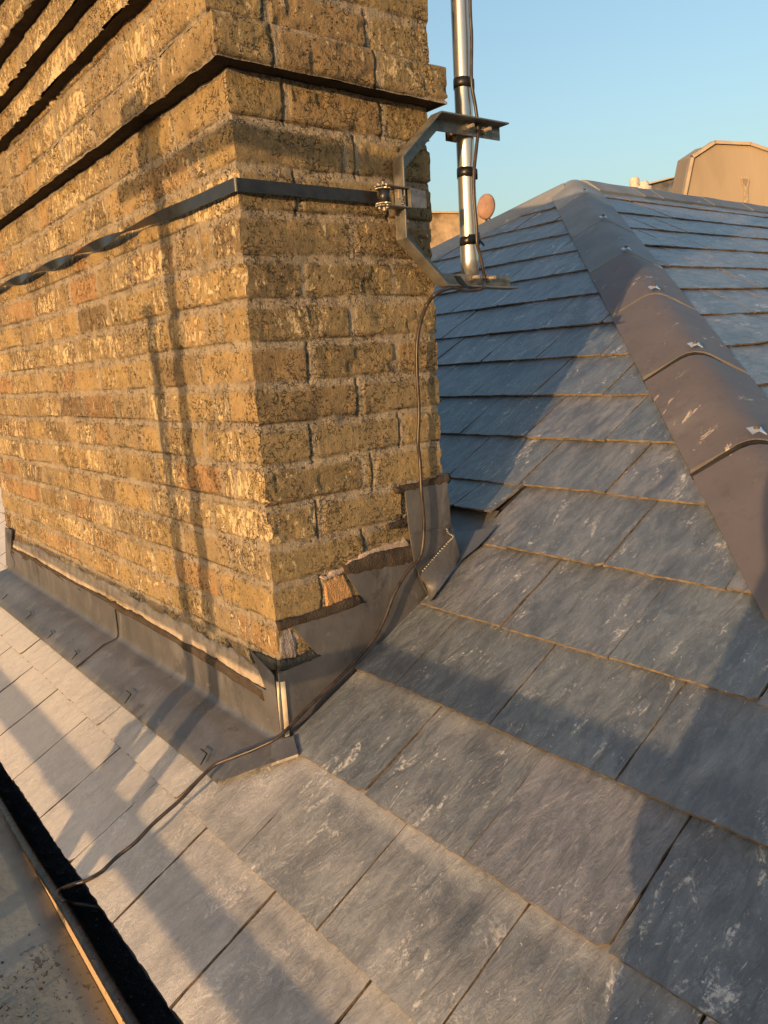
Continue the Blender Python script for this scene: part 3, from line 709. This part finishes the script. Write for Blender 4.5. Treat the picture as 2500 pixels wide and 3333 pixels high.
# spots of sealant and pointing above the lead
def band(nm, A, B, th, mat, jit=.002, side='R'):
    bm = strip(A, B, (0, -th, 0) if side == 'R' else (-th, 0, 0), 7, jit); return bm_obj(nm, bm, mat, stack, True)
band('pointing', [(0.1735,0.0224,-0.8922),(0.2431,0.0220,-0.8809),(0.2923,0.0220,-0.8806),(0.3711,0.0221,-0.8834)], [(0.1798,0.0229,-0.9129),(0.2571,0.0231,-0.9202),(0.3154,0.0232,-0.9237),(0.3692,0.0233,-0.9258)], .009, M_pnt)
band('pointing', [(0.0115,0.0244,-0.9671),(0.0741,0.0245,-0.9704),(0.1829,0.0243,-0.9619),(0.2048,0.0243,-0.9618)], [(0.0167,0.0250,-0.9883),(0.0444,0.0250,-0.9881),(0.1202,0.0250,-0.9884),(0.2259,0.0248,-0.9834)], .009, M_pnt)
band('pointing', [(0.0092,0.0266,-1.0465),(0.0515,0.0267,-1.0523),(0.0908,0.0266,-1.0486)], [(0.0101,0.0272,-1.0695),(0.0485,0.0273,-1.0733),(0.1103,0.0271,-1.0672)], .007, M_dkp)
band('pointing', [(0.3131,0.0166,-0.7531),(0.3477,0.0165,-0.7501),(0.4178,0.0164,-0.7463),(0.4692,0.0162,-0.7395)], [(0.3175,0.0169,-0.7642),(0.3556,0.0169,-0.7658),(0.4170,0.0169,-0.7665),(0.4684,0.0168,-0.7627)], .010, M_pnt)
band('pointing', [(0.2901,0.0206,-0.8271),(0.3204,0.0205,-0.8230),(0.3478,0.0204,-0.8209)], [(0.2929,0.0208,-0.8368),(0.3238,0.0209,-0.8396),(0.3486,0.0209,-0.8399)], .008, M_pnt)
band('pointing', [(0.0154,0.1371,-1.0577),(0.0153,0.0924,-1.0527),(0.0152,0.0373,-1.0510)], [(0.0157,0.1264,-1.0795),(0.0157,0.0914,-1.0786),(0.0156,0.0370,-1.0739)], .007, M_dkp, side='L')
M_raw = mat_mortar('raw_brick', (.62, .36, .16)); M_pink = mat_mortar('pinkish_mortar', (.52, .40, .31))
band('broken_mortar', [(0.1200,0.0247,-0.9055),(0.1656,0.0244,-0.8948),(0.2289,0.0239,-0.8765),(0.2861,0.0238,-0.8710),(0.3456,0.0237,-0.8666)], [(0.1355,0.0250,-0.9165),(0.1739,0.0248,-0.9081),(0.2439,0.0244,-0.8939),(0.2949,0.0244,-0.8935),(0.3660,0.0245,-0.8979)], .005, M_pink, .005)
band('chipped_brick', [(0.1280,0.0250,-0.9174),(0.1509,0.0249,-0.9109),(0.1738,0.0248,-0.9094)], [(0.1300,0.0266,-0.9744),(0.1606,0.0265,-0.9701),(0.1997,0.0264,-0.9662)], .006, M_raw, .003)
band('chipped_brick', [(0.0178,0.0270,-0.9891),(0.0316,0.0270,-0.9890),(0.0434,0.0270,-0.9895)], [(0.0150,0.0287,-1.0499),(0.0372,0.0287,-1.0519),(0.0527,0.0287,-1.0525)], .006, mat_mortar('greyish_brick', (.36, .31, .28)), .002)
band('broken_mortar', [(0.0461,0.0271,-0.9915),(0.0540,0.0273,-0.9986),(0.0605,0.0275,-1.0067)], [(0.0499,0.0287,-1.0524),(0.0693,0.0287,-1.0515),(0.0864,0.0286,-1.0472)], .004, M_pink, .003)
# cream render fillet and brown sealant along the long side
band('mortar_fillet', [(0.0159,2.1187,-1.0880),(0.0157,1.8901,-1.0764),(0.0156,1.7205,-1.0709),(0.0156,1.4286,-1.0729),(0.0155,1.1204,-1.0681),(0.0155,0.8656,-1.0680),(0.0156,0.6523,-1.0749),(0.0156,0.4667,-1.0726),(0.0157,0.3086,-1.0814),(0.0157,0.2077,-1.0785),(0.0158,0.1056,-1.0877)], [(0.0165,2.1135,-1.1255),(0.0163,1.9136,-1.1159),(0.0163,1.7058,-1.1158),(0.0165,1.4227,-1.1292),(0.0164,1.1429,-1.1208),(0.0162,0.9056,-1.1117),(0.0164,0.6667,-1.1195),(0.0165,0.4645,-1.1262),(0.0164,0.3182,-1.1202),(0.0165,0.2048,-1.1263),(0.0165,0.0865,-1.1279)], .006, M_fillet, .0055, 'L')
band('pointing', [(0.0173,2.1128,-1.1179),(0.0173,1.7079,-1.1128),(0.0173,1.1445,-1.1174),(0.0173,0.6677,-1.1150),(0.0173,0.3196,-1.1179),(0.0175,0.0955,-1.1276)], [(0.0178,2.0969,-1.1461),(0.0177,1.6829,-1.1386),(0.0177,1.1545,-1.1410),(0.0176,0.6738,-1.1340),(0.0178,0.3258,-1.1431),(0.0179,0.0894,-1.1523)], .0115, M_pnt, .0022, 'L')
# sharp tongue of lead running up the corner on the long side
tg = [(.125, -1.052), (.088, -1.062), (.037, -1.080), (.037, -1.222), (.055, -1.222), (.070, -1.130), (.10, -1.085)]
bm = prism([(LX*z-.0102, y, z) for y, z in tg], (-.0018, 0, 0)); bm_obj('corner_tongue', bm, M_lead, stack)
# end piece at the far corner
bm = prism([(0.0051,2.1081,-1.0394),(0.0050,2.0021,-1.0386),(0.0067,2.0819,-1.1417),(0.0073,2.0450,-1.1738),(0.0082,2.1109,-1.2332),(0.0084,2.2168,-1.2435)], (-.004, 0, 0)); bm_obj('end_flashing', bm, M_lead, stack)
# retaining hooks along the lead's lower edge
def hook(A):
    A = [Vector(a) for a in A]; return tube_obj('lead_hook', A, .0016, M_hook, stack, 6)
M_hook = mat_simple('black_hook', (.02, .02, .02), .5)
for A in ([(-0.1064,1.8103,-1.2539),(-0.0934,1.8138,-1.2466),(-0.0843,1.8209,-1.2415)], [(-0.1101,1.4816,-1.2560),(-0.0892,1.4822,-1.2443),(-0.0836,1.5086,-1.2412)], [(-0.1148,1.2159,-1.2586),(-0.0956,1.2208,-1.2479),(-0.0910,1.2483,-1.2453)],
          [(-0.1158,0.9684,-1.2592),(-0.0968,0.9792,-1.2485),(-0.0950,1.0072,-1.2475)], [(-0.1187,0.5556,-1.2608),(-0.0965,0.5691,-1.2483),(-0.0958,0.5978,-1.2480)], [(-0.1192,0.1416,-1.2610),(-0.0981,0.1538,-1.2493),(-0.0982,0.1814,-1.2493)]):
    hook(A)

# ---------------------------------------------------------------- mast, bracket, strap
mx, my = .559, .012
mast = thing('aerial_mast', 'round silver aerial mast with black tape bands standing against the sky beside the chimney', 'mast', (mx, my, -.33))
mp = [(mx+.012*0, my, -.325), (mx, my, .9)]
V, F = tube([Vector((mx, my, -.325+1.6*i/40)) for i in range(41)], .0192, 32)
o = mesh_obj('pole', V, F, M_alu, mast)
for p in o.data.polygons: p.use_smooth = len(p.vertices) == 4
def tapeband(z, h, tilt=0):
    Vv = []; Ff = []; n = 32
    for k, (zz, r) in enumerate(((z-h/2, .0194), (z-h/2, .0202), (z, .0205), (z+h/2, .0202), (z+h/2, .0194))):
        for j in range(n):
            a = 2*math.pi*j/n; b = 1.0
            if abs(((a+.75+math.pi) % (2*math.pi))-math.pi) < .35: b = 1.16
            Vv.append((mx+math.cos(a)*r*b, my+math.sin(a)*r*b, zz+tilt*math.cos(a)*.02+random.uniform(-.0004, .0004)))
    for k in range(4):
        for j in range(n): Ff.append([k*n+j, k*n+(j+1) % n, (k+1)*n+(j+1) % n, (k+1)*n+j])
    return mesh_obj('tape_band', Vv, Ff, M_tape, mast, smooth=True)
tapeband(.066, .019, -.1); tapeband(-.110, .019, -.12); tapeband(-.2465, .018, .05); tapeband(-.241, .014, .3)
# loose tail of tape
bm = strip([(0.5336,-0.0120,-0.2370),(0.5557,-0.0120,-0.2386),(0.5817,-0.0120,-0.2554)], [(0.5326,-0.0120,-0.2549),(0.5607,-0.0120,-0.2507),(0.5800,-0.0120,-0.2603)], (0, -.001, 0), 4, .0006); bm_obj('tape_tail', bm, M_tape, mast)

brk = thing('mast_bracket', 'cranked galvanised angle bracket holding the aerial mast off the brickwork', 'bracket', (.33, -.01, -.19))
pb = [(0.6390,-0.0078,-0.0058),(0.4436,-0.0076,-0.0145),(0.3372,-0.0050,-0.1102),(0.3358,-0.0009,-0.2597),(0.4423,0.0015,-0.3477),(0.6580,0.0013,-0.3392)]
pb = [Vector(p) for p in pb]
# continue the arms' tips, keep them in one upright plane
yb = [-.010]*6
P = [Vector((p.x, y, p.z)) for p, y in zip(pb, yb)]
P[0].z = P[1].z+.004; P[5].z = P[4].z-.002
def angle_iron(P, depth, web, th):
    n = len(P); V = []; F = []
    def off(i, d):
        if i == 0: t = (P[1]-P[0]).normalized(); nrm = Vector((-t.z, 0, t.x)); return P[i]+nrm*d
        if i == n-1: t = (P[-1]-P[-2]).normalized(); nrm = Vector((-t.z, 0, t.x)); return P[i]+nrm*d
        t1 = (P[i]-P[i-1]).normalized(); t2 = (P[i+1]-P[i]).normalized(); n1 = Vector((-t1.z, 0, t1.x)); n2 = Vector((-t2.z, 0, t2.x))
        b = (n1+n2).normalized(); return P[i]+b*(d/b.dot(n1))
    # arms: path runs from the upper tip round to the lower tip; inside is to the right
    sgn = 1
    test = (P[2]+P[3])/2; t = (P[3]-P[2]).normalized(); nrm = Vector((-t.z, 0, t.x)); sgn = 1 if nrm.x > 0 else -1
    prof = [(0, 0), (0, -depth), (th, -depth), (th, -th), (web, -th), (web, 0)]
    for i in range(n):
        for (d, y) in prof: q = off(i, sgn*d); V.append(q+Vector((0, y, 0)))
    m_ = len(prof)
    for i in range(n-1):
        for j in range(m_): a = i*m_+j; b = i*m_+(j+1) % m_; F.append([a, b, b+m_, a+m_])
    F.append(list(range(m_))); F.append([len(V)-m_+j for j in range(m_)][::-1])
    return V, F
V, F = angle_iron(P, .031, .029, .0032)
o = mesh_obj('angle_iron', V, F, M_galv, brk)
bm = bmesh.new(); bm.from_mesh(o.data); bmesh.ops.recalc_face_normals(bm, faces=bm.faces); bmesh.ops.bevel(bm, geom=bm.edges[:], offset=.0006, segments=1, affect='EDGES'); bm.to_mesh(o.data); bm.free()
for zc, zs in ((-.028, 1), (-.327, -1)):
    for xx in (mx-.024, mx+.026):
        yw = -.013
        V, F = tube([Vector((xx, yw+.05, zc)), Vector((xx, yw-.024, zc))], .0038, 12); b_ = mesh_obj('threaded_bolt', V, F, M_cut, brk)
        V, F = tube([Vector((xx, yw-.001, zc)), Vector((xx, yw-.008, zc))], .0078, 6); mesh_obj('nut', V, F, M_galv, b_)
        V, F = tube([Vector((xx, yw+.0005, zc)), Vector((xx, yw-.0015, zc))], .010, 18); mesh_obj('washer', V, F, M_galv, b_)
    # saddle clamp behind the web
    bm = bmesh.new(); add_box(bm, mx-.034, mx+.034, .031, .036, zc-.014, zc+.010)
    bm_obj('saddle_clamp', bm, M_rust if zs > 0 else M_galv, brk)
# bracket tape
bm = strip([(0.4536,-0.0460,-0.3291),(0.4647,-0.0460,-0.3421),(0.4763,-0.0460,-0.3484)], [(0.4721,-0.0460,-0.3283),(0.4861,-0.0460,-0.3417),(0.4952,-0.0460,-0.3467)], (0, -.001, 0), 4); bm_obj('tape_band', bm, M_tape, brk)

strapt = thing('ratchet_strap', 'black webbing strap twisted round the chimney with a steel ratchet buckle', 'strap', (0, 0, -.19))
def ribbon(path, wd, th, tw):
    V = []; F = []
    for i, p in enumerate(path):
        t = (path[min(i+1, len(path)-1)]-path[max(i-1, 0)]).normalized(); a = tw[i]
        nrm = Vector((0, 0, 1)).cross(t).normalized(); w_ = Vector((0, 0, 1))*math.cos(a)+nrm*math.sin(a); n_ = t.cross(w_).normalized()
        for (q, h) in ((-1, 1), (1, 1), (1, -1), (-1, -1)): V.append(p+w_*wd*q*.5+n_*th*h*.5)
    for i in range(len(path)-1):
        for j in range(4): a = i*4+j; b = i*4+(j+1) % 4; F.append([a, b, b+4, a+4])
    F.append([0, 1, 2, 3]); F.append([len(V)-4+j for j in range(4)][::-1]); return V, F
path = []; tw = []
for i in range(24):
    x = .292-(.292+.009)*i/23; path.append(Vector((x, -.0125+.0*x, -.187+.003*(1-i/23)))); tw.append(0)
for k in range(5): a = k/4*math.pi/2; path.append(Vector((-.006-.006*math.sin(a), -.0125+.006*(1-math.cos(a)), -.187))); tw.append(0)
cr_ = [0, .43, .76, 1.12, 1.50, 1.86, 2.2]
for i in range(1, 150):
    y = 2.13*i/149; 
    ph = 0
    for k in range(len(cr_)-1):
        if cr_[k] <= y <= cr_[k+1]:
            tt = (y-cr_[k])/(cr_[k+1]-cr_[k]); ph = (k+tt)*math.pi-math.pi/2 if k > 0 else (math.pi/2)*sst(.35, 1, np.array(tt)).item(); break
    sag = .006*math.sin(math.pi*min(1, y/2.13)); 
    path.append(Vector((-.0125-.010*sst(.1, .4, np.array(y)).item(), -.004+y, -.187-.0+.010*y-sag+.0))); tw.append(ph)
V, F = ribbon(path, .0215, .0016, tw)
wb = mesh_obj('webbing', V, F, M_black, strapt, smooth=True); wb.modifiers.new('e', 'EDGE_SPLIT').split_angle = math.radians(50)
# ratchet buckle
ra = thing('x', 'x', 'x'); bpy.data.objects.remove(ra)
zc = -.186; yb0 = -.020
def bev_box(nm, x0, x1, y0, y1, z0, z1, mat, par, b=.0006):
    bm = bmesh.new(); add_box(bm, x0, x1, y0, y1, z0, z1); bmesh.ops.recalc_face_normals(bm, faces=bm.faces); bmesh.ops.bevel(bm, geom=bm.edges[:], offset=b, segments=2, affect='EDGES'); return bm_obj(nm, bm, mat, par)
V, F = tube([Vector((.292, -.034, zc-.0135)), Vector((.292, -.034, zc+.0135))], .0105, 24); o = mesh_obj('webbing_roll', V, F, M_black, strapt)
for p in o.data.polygons: p.use_smooth = len(p.vertices) == 4
V, F = tube([Vector((.292, -.034, zc-.026)), Vector((.292, -.034, zc+.026))], .0052, 14); mesh_obj('spindle', V, F, M_galv, strapt)
for sg in (-1, 1):
    z0 = zc+sg*.0165
    pts = []
    for k in range(26):
        a = math.pi/2+math.pi*k/25; r = .017*(1 if k % 4 < 2 else .88); pts.append((.290+math.cos(a)*r, -.034+math.sin(a)*r*.9, z0))
    pts += [(.345, -.046, z0), (.352, -.040, z0), (.352, -.022, z0), (.30, -.018, z0)]
    bm = prism(pts, (0, 0, sg*.0022), .0003); bm_obj('side_plate', bm, M_galv, strapt)
    pts = [(.290+math.cos(2*math.pi*k/24)*(.0158 if k % 2 else .0135), -.034+math.sin(2*math.pi*k/24)*(.0158 if k % 2 else .0135), z0-sg*.004) for k in range(24)]
    bm = prism(pts, (0, 0, sg*.002)); bm_obj('ratchet_wheel', bm, M_cut, strapt)
    V, F = tube([Vector((.283, -.030, z0)), Vector((.283, -.030, z0+sg*.006))], .0026, 8); mesh_obj('rivet', V, F, M_cut, strapt)
    V, F = tube([Vector((.294, -.040, z0)), Vector((.294, -.040, z0+sg*.0055))], .0032, 8); mesh_obj('rivet', V, F, M_cut, strapt)
bev_box('pawl_plate', .316, .334, -.038, -.0365, zc-.016, zc+.016, M_cut, strapt, .0003)
bev_box('pawl_bar', .322, .331, -.041, -.0385, zc-.002, zc+.015, M_cut, strapt)
V, F = tube([Vector((.333, -.039, zc-.013+i*.0005)) + Vector((math.cos(i*1.1)*.0042, math.sin(i*1.1)*.0042, 0)) for i in range(34)], .0008, 6); mesh_obj('spring', V, F, M_galv, strapt)
hd = prism([(.347, -.0475, zc+.0185), (.388, -.046, zc+.0155), (.3895, -.046, zc-.0165), (.349, -.0475, zc-.0185)], (0, .0022, 0), .0008); bm_obj('lever_handle', hd, mat_simple('dull_grey_steel', (.23, .225, .23), .5, .5, 60, .3, .4, 120, .001), strapt)
bev_box('lever_rim', .3465, .3488, -.0475, -.022, zc-.0185, zc+.0185, M_galv, strapt, .0004)

# ---------------------------------------------------------------- cable
cb = [(mx+.010, my-.024, .75), (mx+.012, my-.026, .45)]
path = [Vector(p) for p in cb]+[Vector(p) for p in [(0.5597,-0.0160,0.2168),(0.5604,-0.0160,0.1485),(0.5559,-0.0160,0.0654),(0.5649,-0.0160,0.0150),(0.5699,-0.0160,-0.0261),(0.5634,-0.0160,-0.0629),(0.5536,-0.0160,-0.1124),(0.5509,-0.0160,-0.1615),(0.5553,-0.0160,-0.2168),(0.5552,-0.0160,-0.2543),(0.5632,-0.0160,-0.2791),(0.5710,-0.0160,-0.3106),(0.5737,-0.0160,-0.3310)]]
path += [Vector(p) for p in [(0.5434,-0.0400,-0.3496),(0.5229,-0.0400,-0.3549),(0.4867,-0.0400,-0.3567),(0.4606,-0.0400,-0.3515),(0.4345,-0.0400,-0.3549),(0.4042,-0.0400,-0.3661)]]
path += [Vector(p) for p in [(0.4078,-0.0116,-0.3826),(0.3896,-0.0107,-0.4149),(0.3776,-0.0094,-0.4607),(0.3749,-0.0077,-0.5225),(0.3769,-0.0058,-0.5920),(0.3713,-0.0039,-0.6619),(0.3747,-0.0029,-0.7012)]]+[Vector(p) for p in [(0.3692,-0.0091,-0.7655),(0.3734,-0.0073,-0.8327),(0.3676,-0.0058,-0.8856),(0.3543,-0.0051,-0.9115)]]
path += [Vector(p) for p in [(0.3292,-0.0006,-0.9294),(0.2890,0.0005,-0.9712),(0.2571,0.0020,-1.0243),(0.2240,0.0029,-1.0596),(0.1725,0.0039,-1.0954),(0.1168,0.0047,-1.1251),(0.0557,0.0055,-1.1547)]]
path += [Vector(p) for p in [(-0.0116,-0.0017,-1.1848),(-0.0497,0.0236,-1.2062),(-0.0858,0.0590,-1.2263),(-0.1135,0.0851,-1.2418),(-0.1458,0.0893,-1.2599),(-0.1876,0.0864,-1.2832),(-0.2425,0.0945,-1.3139),(-0.2807,0.0937,-1.3353),(-0.3142,0.1025,-1.3540),(-0.3437,0.1043,-1.3705)]]
path += [Vector(p) for p in [(-0.3560,0.1572,-1.4083),(-0.3757,0.1797,-1.4193)]]+[Vector(p) for p in [(-0.3844,0.2216,-1.4450),(-0.3965,0.2171,-1.4450),(-0.4008,0.2007,-1.4450),(-0.3953,0.1814,-1.4450)]]+[Vector(p) for p in [(-0.3780,0.1916,-1.4660),(-0.3577,0.1655,-1.4660)]]+[Vector(p) for p in [(-0.3391,0.1543,-1.4720)]]
cable = tube_obj('coaxial_cable', catmull(path, 9), .0038, M_cable, None, 10)
tag(cable, 'thin dark brown cable running down the brickwork and across the slates into the gutter', 'cable')

# ---------------------------------------------------------------- far buildings
M_rend = mat_simple('tan_render', (.36, .285, .20), .9, 0, 1.2, .12, .4, 14, .01, .2, (1, 1, .25)); M_rend2 = mat_simple('pale_coping', (.46, .36, .25), .85, 0, 3, .15)
M_rend3 = mat_simple('rough_render', (.34, .25, .155), .95, 0, 2.2, .45, .8, 9, .03, .2)
gb = thing('rendered_building', 'tan rendered building with a clipped gable top on the skyline at the right', 'building', (11, 3.5, -2))
Fp = [Vector(p) for p in [(11.1425,5.6571,2.3878),(11.4332,5.4753,2.5835),(11.8437,5.1409,2.5277),(12.1610,4.8518,2.3531),(12.2983,4.6930,2.1329),(12.1648,4.6042,1.3036),(10.8237,5.6773,1.4047)]]
bk = Vector([(13.3676,7.2746,2.9506)][0])-Vector([(11.1425,5.6571,2.3878)][0])
bm_obj('wall', prism(Fp, bk), M_rend, gb)
cen = sum(Fp, Vector())/len(Fp); vd = Vector(bk).normalized()
for i in range(-1, 5):
    a, b = Fp[i % 7], Fp[(i+1) % 7]
    if i == -1: a, b = Fp[6], Fp[0]
    if i > 3: continue
    o_ = ((a+b)/2-cen); o_ = (o_-(b-a).normalized()*o_.dot((b-a).normalized())).normalized()
    pts = [a-vd*.06, b-vd*.06, b-vd*.06+o_*.05, a-vd*.06+o_*.05]
    bm_obj('coping', prism(pts, vd*.35 if i >= 0 else vd*.35), M_rend2, gb)
V_ = [(11.6294,5.1385,2.0194),(11.6962,5.0850,2.0144),(11.6974,5.0769,1.9833),(11.6542,5.0926,1.9060),(11.6336,5.1181,1.9463)]; bm_obj('vent_opening', prism(V_, (.01, .01, 0)), mat_simple('vent_dark', (.25, .19, .13), .9), gb)
V_ = [(11.6283,5.1594,2.0503),(11.7227,5.0832,2.0401),(11.7226,5.0688,1.9781),(11.6888,5.0749,1.8907),(11.6493,5.0486,1.6456),(11.6043,5.0846,1.6490),(11.6450,5.1117,1.9018),(11.6257,5.1434,1.9730)]; bm_obj('repair_patch', prism(V_, (.01, .01, 0)), mat_simple('repair', (.40, .32, .225), .9), gb)
rb_ = thing('distant_roof', 'small slate roof slope on the skyline left of the tan rendered building', 'roof', (11, 6, -2))
bm_obj('slope', prism([(15.0259,9.2249,3.0383),(15.1200,9.1609,3.0797),(15.6741,8.7576,3.2096),(15.7863,8.6678,3.2012),(15.7162,8.6211,2.7661),(14.9979,9.2063,2.8643)], (.3, .3, 0)), mat_simple('far_slate', (.13, .13, .13), .6, 0, 4, .4), rb_)
bm_obj('verge', prism([(15.0204,9.1080,3.0722),(15.5757,8.7024,3.1967),(15.5749,8.6969,3.1705),(15.0241,9.0979,3.0413)], (.2, .2, 0)), M_rend2, rb_)
M_pot = mat_simple('white_pot', (.66, .56, .46), .8)
pot = thing('chimney_pot', 'small round white chimney pot peeping over the ridge tiles', 'chimney pot', [(14.0455,8.6438,2.7926)][0])
def lathe(name, c, prof, mat, par, n=20):
    V = []; F = []
    for (r, z) in prof:
        for j in range(n): a = 2*math.pi*j/n; V.append((c[0]+math.cos(a)*r, c[1]+math.sin(a)*r, c[2]+z))
    for i in range(len(prof)-1):
        for j in range(n): F.append([i*n+j, i*n+(j+1) % n, (i+1)*n+(j+1) % n, (i+1)*n+j])
    F.append(list(range(n))[::-1]); F.append([len(V)-n+j for j in range(n)])
    return mesh_obj(name, V, F, mat, par, smooth=True)
c_ = [(14.0489,8.6508,2.8338)][0]
lathe('barrel', c_, [(.09, -.4), (.095, .0), (.09, .08), (.10, .10), (.10, .13), (.085, .17), (.06, .19), (.02, .2)], M_pot, pot)
c_ = [(14.1984,8.5311,2.8225)][0]
pot2 = thing('roof_cowl', 'low pale cowl lying just right of the white chimney pot on the skyline', 'cowl', c_)
lathe('cap', c_, [(.10, -.3), (.10, .05), (.09, .09), (.05, .12), (.01, .13)], M_pot, pot2); lathe('base', c_, [(.16, -.5), (.16, .0), (.10, .01)], M_pot, pot2)
wl_ = thing('parapet_wall', 'rough tan parapet wall seen between the brick chimney and the aerial mast', 'wall', (11, 14, -3))
bm_obj('wall', prism([(13.3702,14.4684,3.3573),(14.7201,13.3810,3.2248),(14.6391,13.3272,2.7222),(14.5337,13.2571,2.0676),(13.1789,14.3412,2.1697)], (1.2, 1.0, 0)), M_rend3, wl_)
bm_obj('coping', prism([(13.2966,14.4013,3.3759),(14.1353,13.7279,3.3032),(14.1278,13.7229,3.2567),(13.2891,14.3963,3.3293)], (1.4, 1.2, 0)), M_rend2, wl_)
ds = thing('satellite_dish', 'rusty oval satellite dish behind the mast above the hip', 'dish', [(13.1211,11.9420,2.7602)][0])
dc = Vector([(13.1578,11.9712,3.0088)][0]); V = []; F = []; n = 28
ax = Vector((-.75, -.62, -.1)).normalized(); sx_ = Vector((0, 0, 1)).cross(ax).normalized(); sz_ = ax.cross(sx_)
for i in range(7):
    for j in range(n):
        a = 2*math.pi*j/n; r = i/6; V.append(dc+sx_*math.cos(a)*r*.205+sz_*(math.sin(a)*r*.275+math.cos(a)*r*.03)-ax*(.07*r*r-.07))
for i in range(6):
    for j in range(n): F.append([i*n+j, i*n+(j+1) % n, (i+1)*n+(j+1) % n, (i+1)*n+j])
o = mesh_obj('reflector', V, F, mat_simple('rusted_dish', (.33, .19, .13), .6, 0, 5, .25), ds, smooth=True); o.modifiers.new('s', 'SOLIDIFY').thickness = .01
tube_obj('pole', [dc+Vector((.1, .1, .0)), dc+Vector((.1, .1, -2.5))], .03, M_galv, ds)
# ground far below
bm = bmesh.new(); bm.faces.new([bm.verts.new(p) for p in ((-1500, -1500, -9), (1500, -1500, -9), (1500, 1500, -9), (-1500, 1500, -9))])
tag(bm_obj('ground', bm, mat_simple('street_ground', (.10, .10, .095), .95, 0, .3, .3)), kind='structure')
# house walls under the eaves
bm = bmesh.new(); add_box(bm, -.30, 8.5, -1.5, KL+.2, -9, -1.62); hw_ = bm_obj('house_wall', bm, mat_mortar('house_brick', (.30, .21, .13)), roof)

# ---------------------------------------------------------------- scaffold behind the photographer
M_tube = mat_simple('scaffold_steel', (.35, .35, .34), .45, .6)
scf = thing('scaffold', 'steel tube scaffold behind the viewpoint whose rails and posts shade the brickwork', 'scaffold', (-2.2, -.5, -3))
ta, te = math.tan(AZ), math.tan(EL)/math.cos(AZ)
def cast(x, xs_, ys, zs): d_ = xs_-x; return Vector((x, ys-ta*d_, zs+te*d_))     # point at x whose shadow falls on (xs, ys, zs)
def stube(nm, a, b, r=.0242): return tube_obj(nm, [a, b], r, M_tube, scf, 20)
XS = -1.45
p = cast(XS, .015, .325, 0); stube('post', Vector((p.x, p.y, -2.4)), Vector((p.x, p.y, cast(XS, 0, 0, .0).z)))
p2 = cast(XS, .015, .45, -.34); stube('post', Vector((p2.x, p2.y, -2.4)), p2)
a = cast(XS-.05, 0, .53, -.098); b = cast(XS-.05, .34, -.01, -.108); b.z = a.z; stube('guard_rail', a, Vector((b.x, b.y-.02, b.z)), .020)
a = cast(XS-.05, .02, 2.1, -1.080); stube('guard_rail', Vector((a.x, 1.6, a.z)), Vector((a.x, -2.3, a.z)), .024)
a = cast(XS-.05, -.25, 1.0, -1.374); stube('guard_rail', Vector((a.x, 1.6, a.z)), Vector((a.x, -2.3, a.z)), .024)
bm = bmesh.new()
for q_ in (cast(XS, 0, .345, -.055), cast(XS, 0, .33, -.0)): add_box(bm, q_.x-.04, q_.x+.04, q_.y-.045, q_.y+.045, q_.z-.03, q_.z+.03)
bm_obj('coupler', bm, M_tube, scf)
stube('shadow_brace', cast(XS+.08, -.10, .50, -1.285), cast(XS+.08, -.40, .27, -1.45), .034)  # unseen extra tube, added to deepen the shadow on the lower slates

# ---------------------------------------------------------------- the photographer (only the shadow is in the picture)
ph = bpy.data.meshes.new('person'); Vp = []; Ep = []; Rp = []
def jn(p, r, par=None):
    Vp.append(p); Rp.append(r)
    if par is not None: Ep.append((par, len(Vp)-1))
    return len(Vp)-1
px_, py_ = -1.10, -1.31
pel = jn((px_, py_, -1.62), .13); ab = jn((px_, py_, -1.42), .125, pel); ch = jn((px_+.02, py_, -1.2), .15, ab); nk = jn((px_+.05, py_+.03, -.96), .06, ch)
hd1 = jn((px_+.10, py_+.08, -.76), .06, nk); hd2 = jn((px_+.12, py_+.10, -.64), .10, hd1); jn((px_+.12, py_+.10, -.53), .075, hd2)
for sg in (-1, 1):
    sh = jn((px_+.02, py_+sg*.15, -1.06), .10, ch); el = jn((px_+.17, py_+sg*.17, -.98), .07, sh); wr = jn((px_+.25, py_+sg*.09+.06, -.70), .030, el); jn((px_+.26, py_+sg*.05+.10, -.60), .045, wr)
    hp = jn((px_, py_+sg*.09, -1.70), .10, pel); kn = jn((px_+.08, py_+sg*.12, -2.05), .065, hp); an = jn((px_-.02, py_+sg*.12, -2.42), .045, kn); jn((px_+.12, py_+sg*.13, -2.46), .04, an)
ph.from_pydata(Vp, Ep, []); po = bpy.data.objects.new('person', ph); COL.objects.link(po)
sk = po.modifiers.new('skin', 'SKIN'); 
for i, v in enumerate(ph.skin_vertices[0].data): v.radius = (Rp[i], Rp[i]); v.use_root = i == 0
sb = po.modifiers.new('sub', 'SUBSURF'); sb.levels = 2; sb.render_levels = 2
ph.materials.append(mat_simple('dark_clothes', (.05, .06, .09), .9))
tag(po, 'person in dark clothes standing behind the viewpoint holding a phone up', 'person')
bm = bmesh.new(); add_box(bm, -4, -.96, -3, 4, -2.56, -2.5); tag(bm_obj('scaffold_deck', bm, mat_timber()), 'timber boarded deck beside the parapet ledge', 'deck')
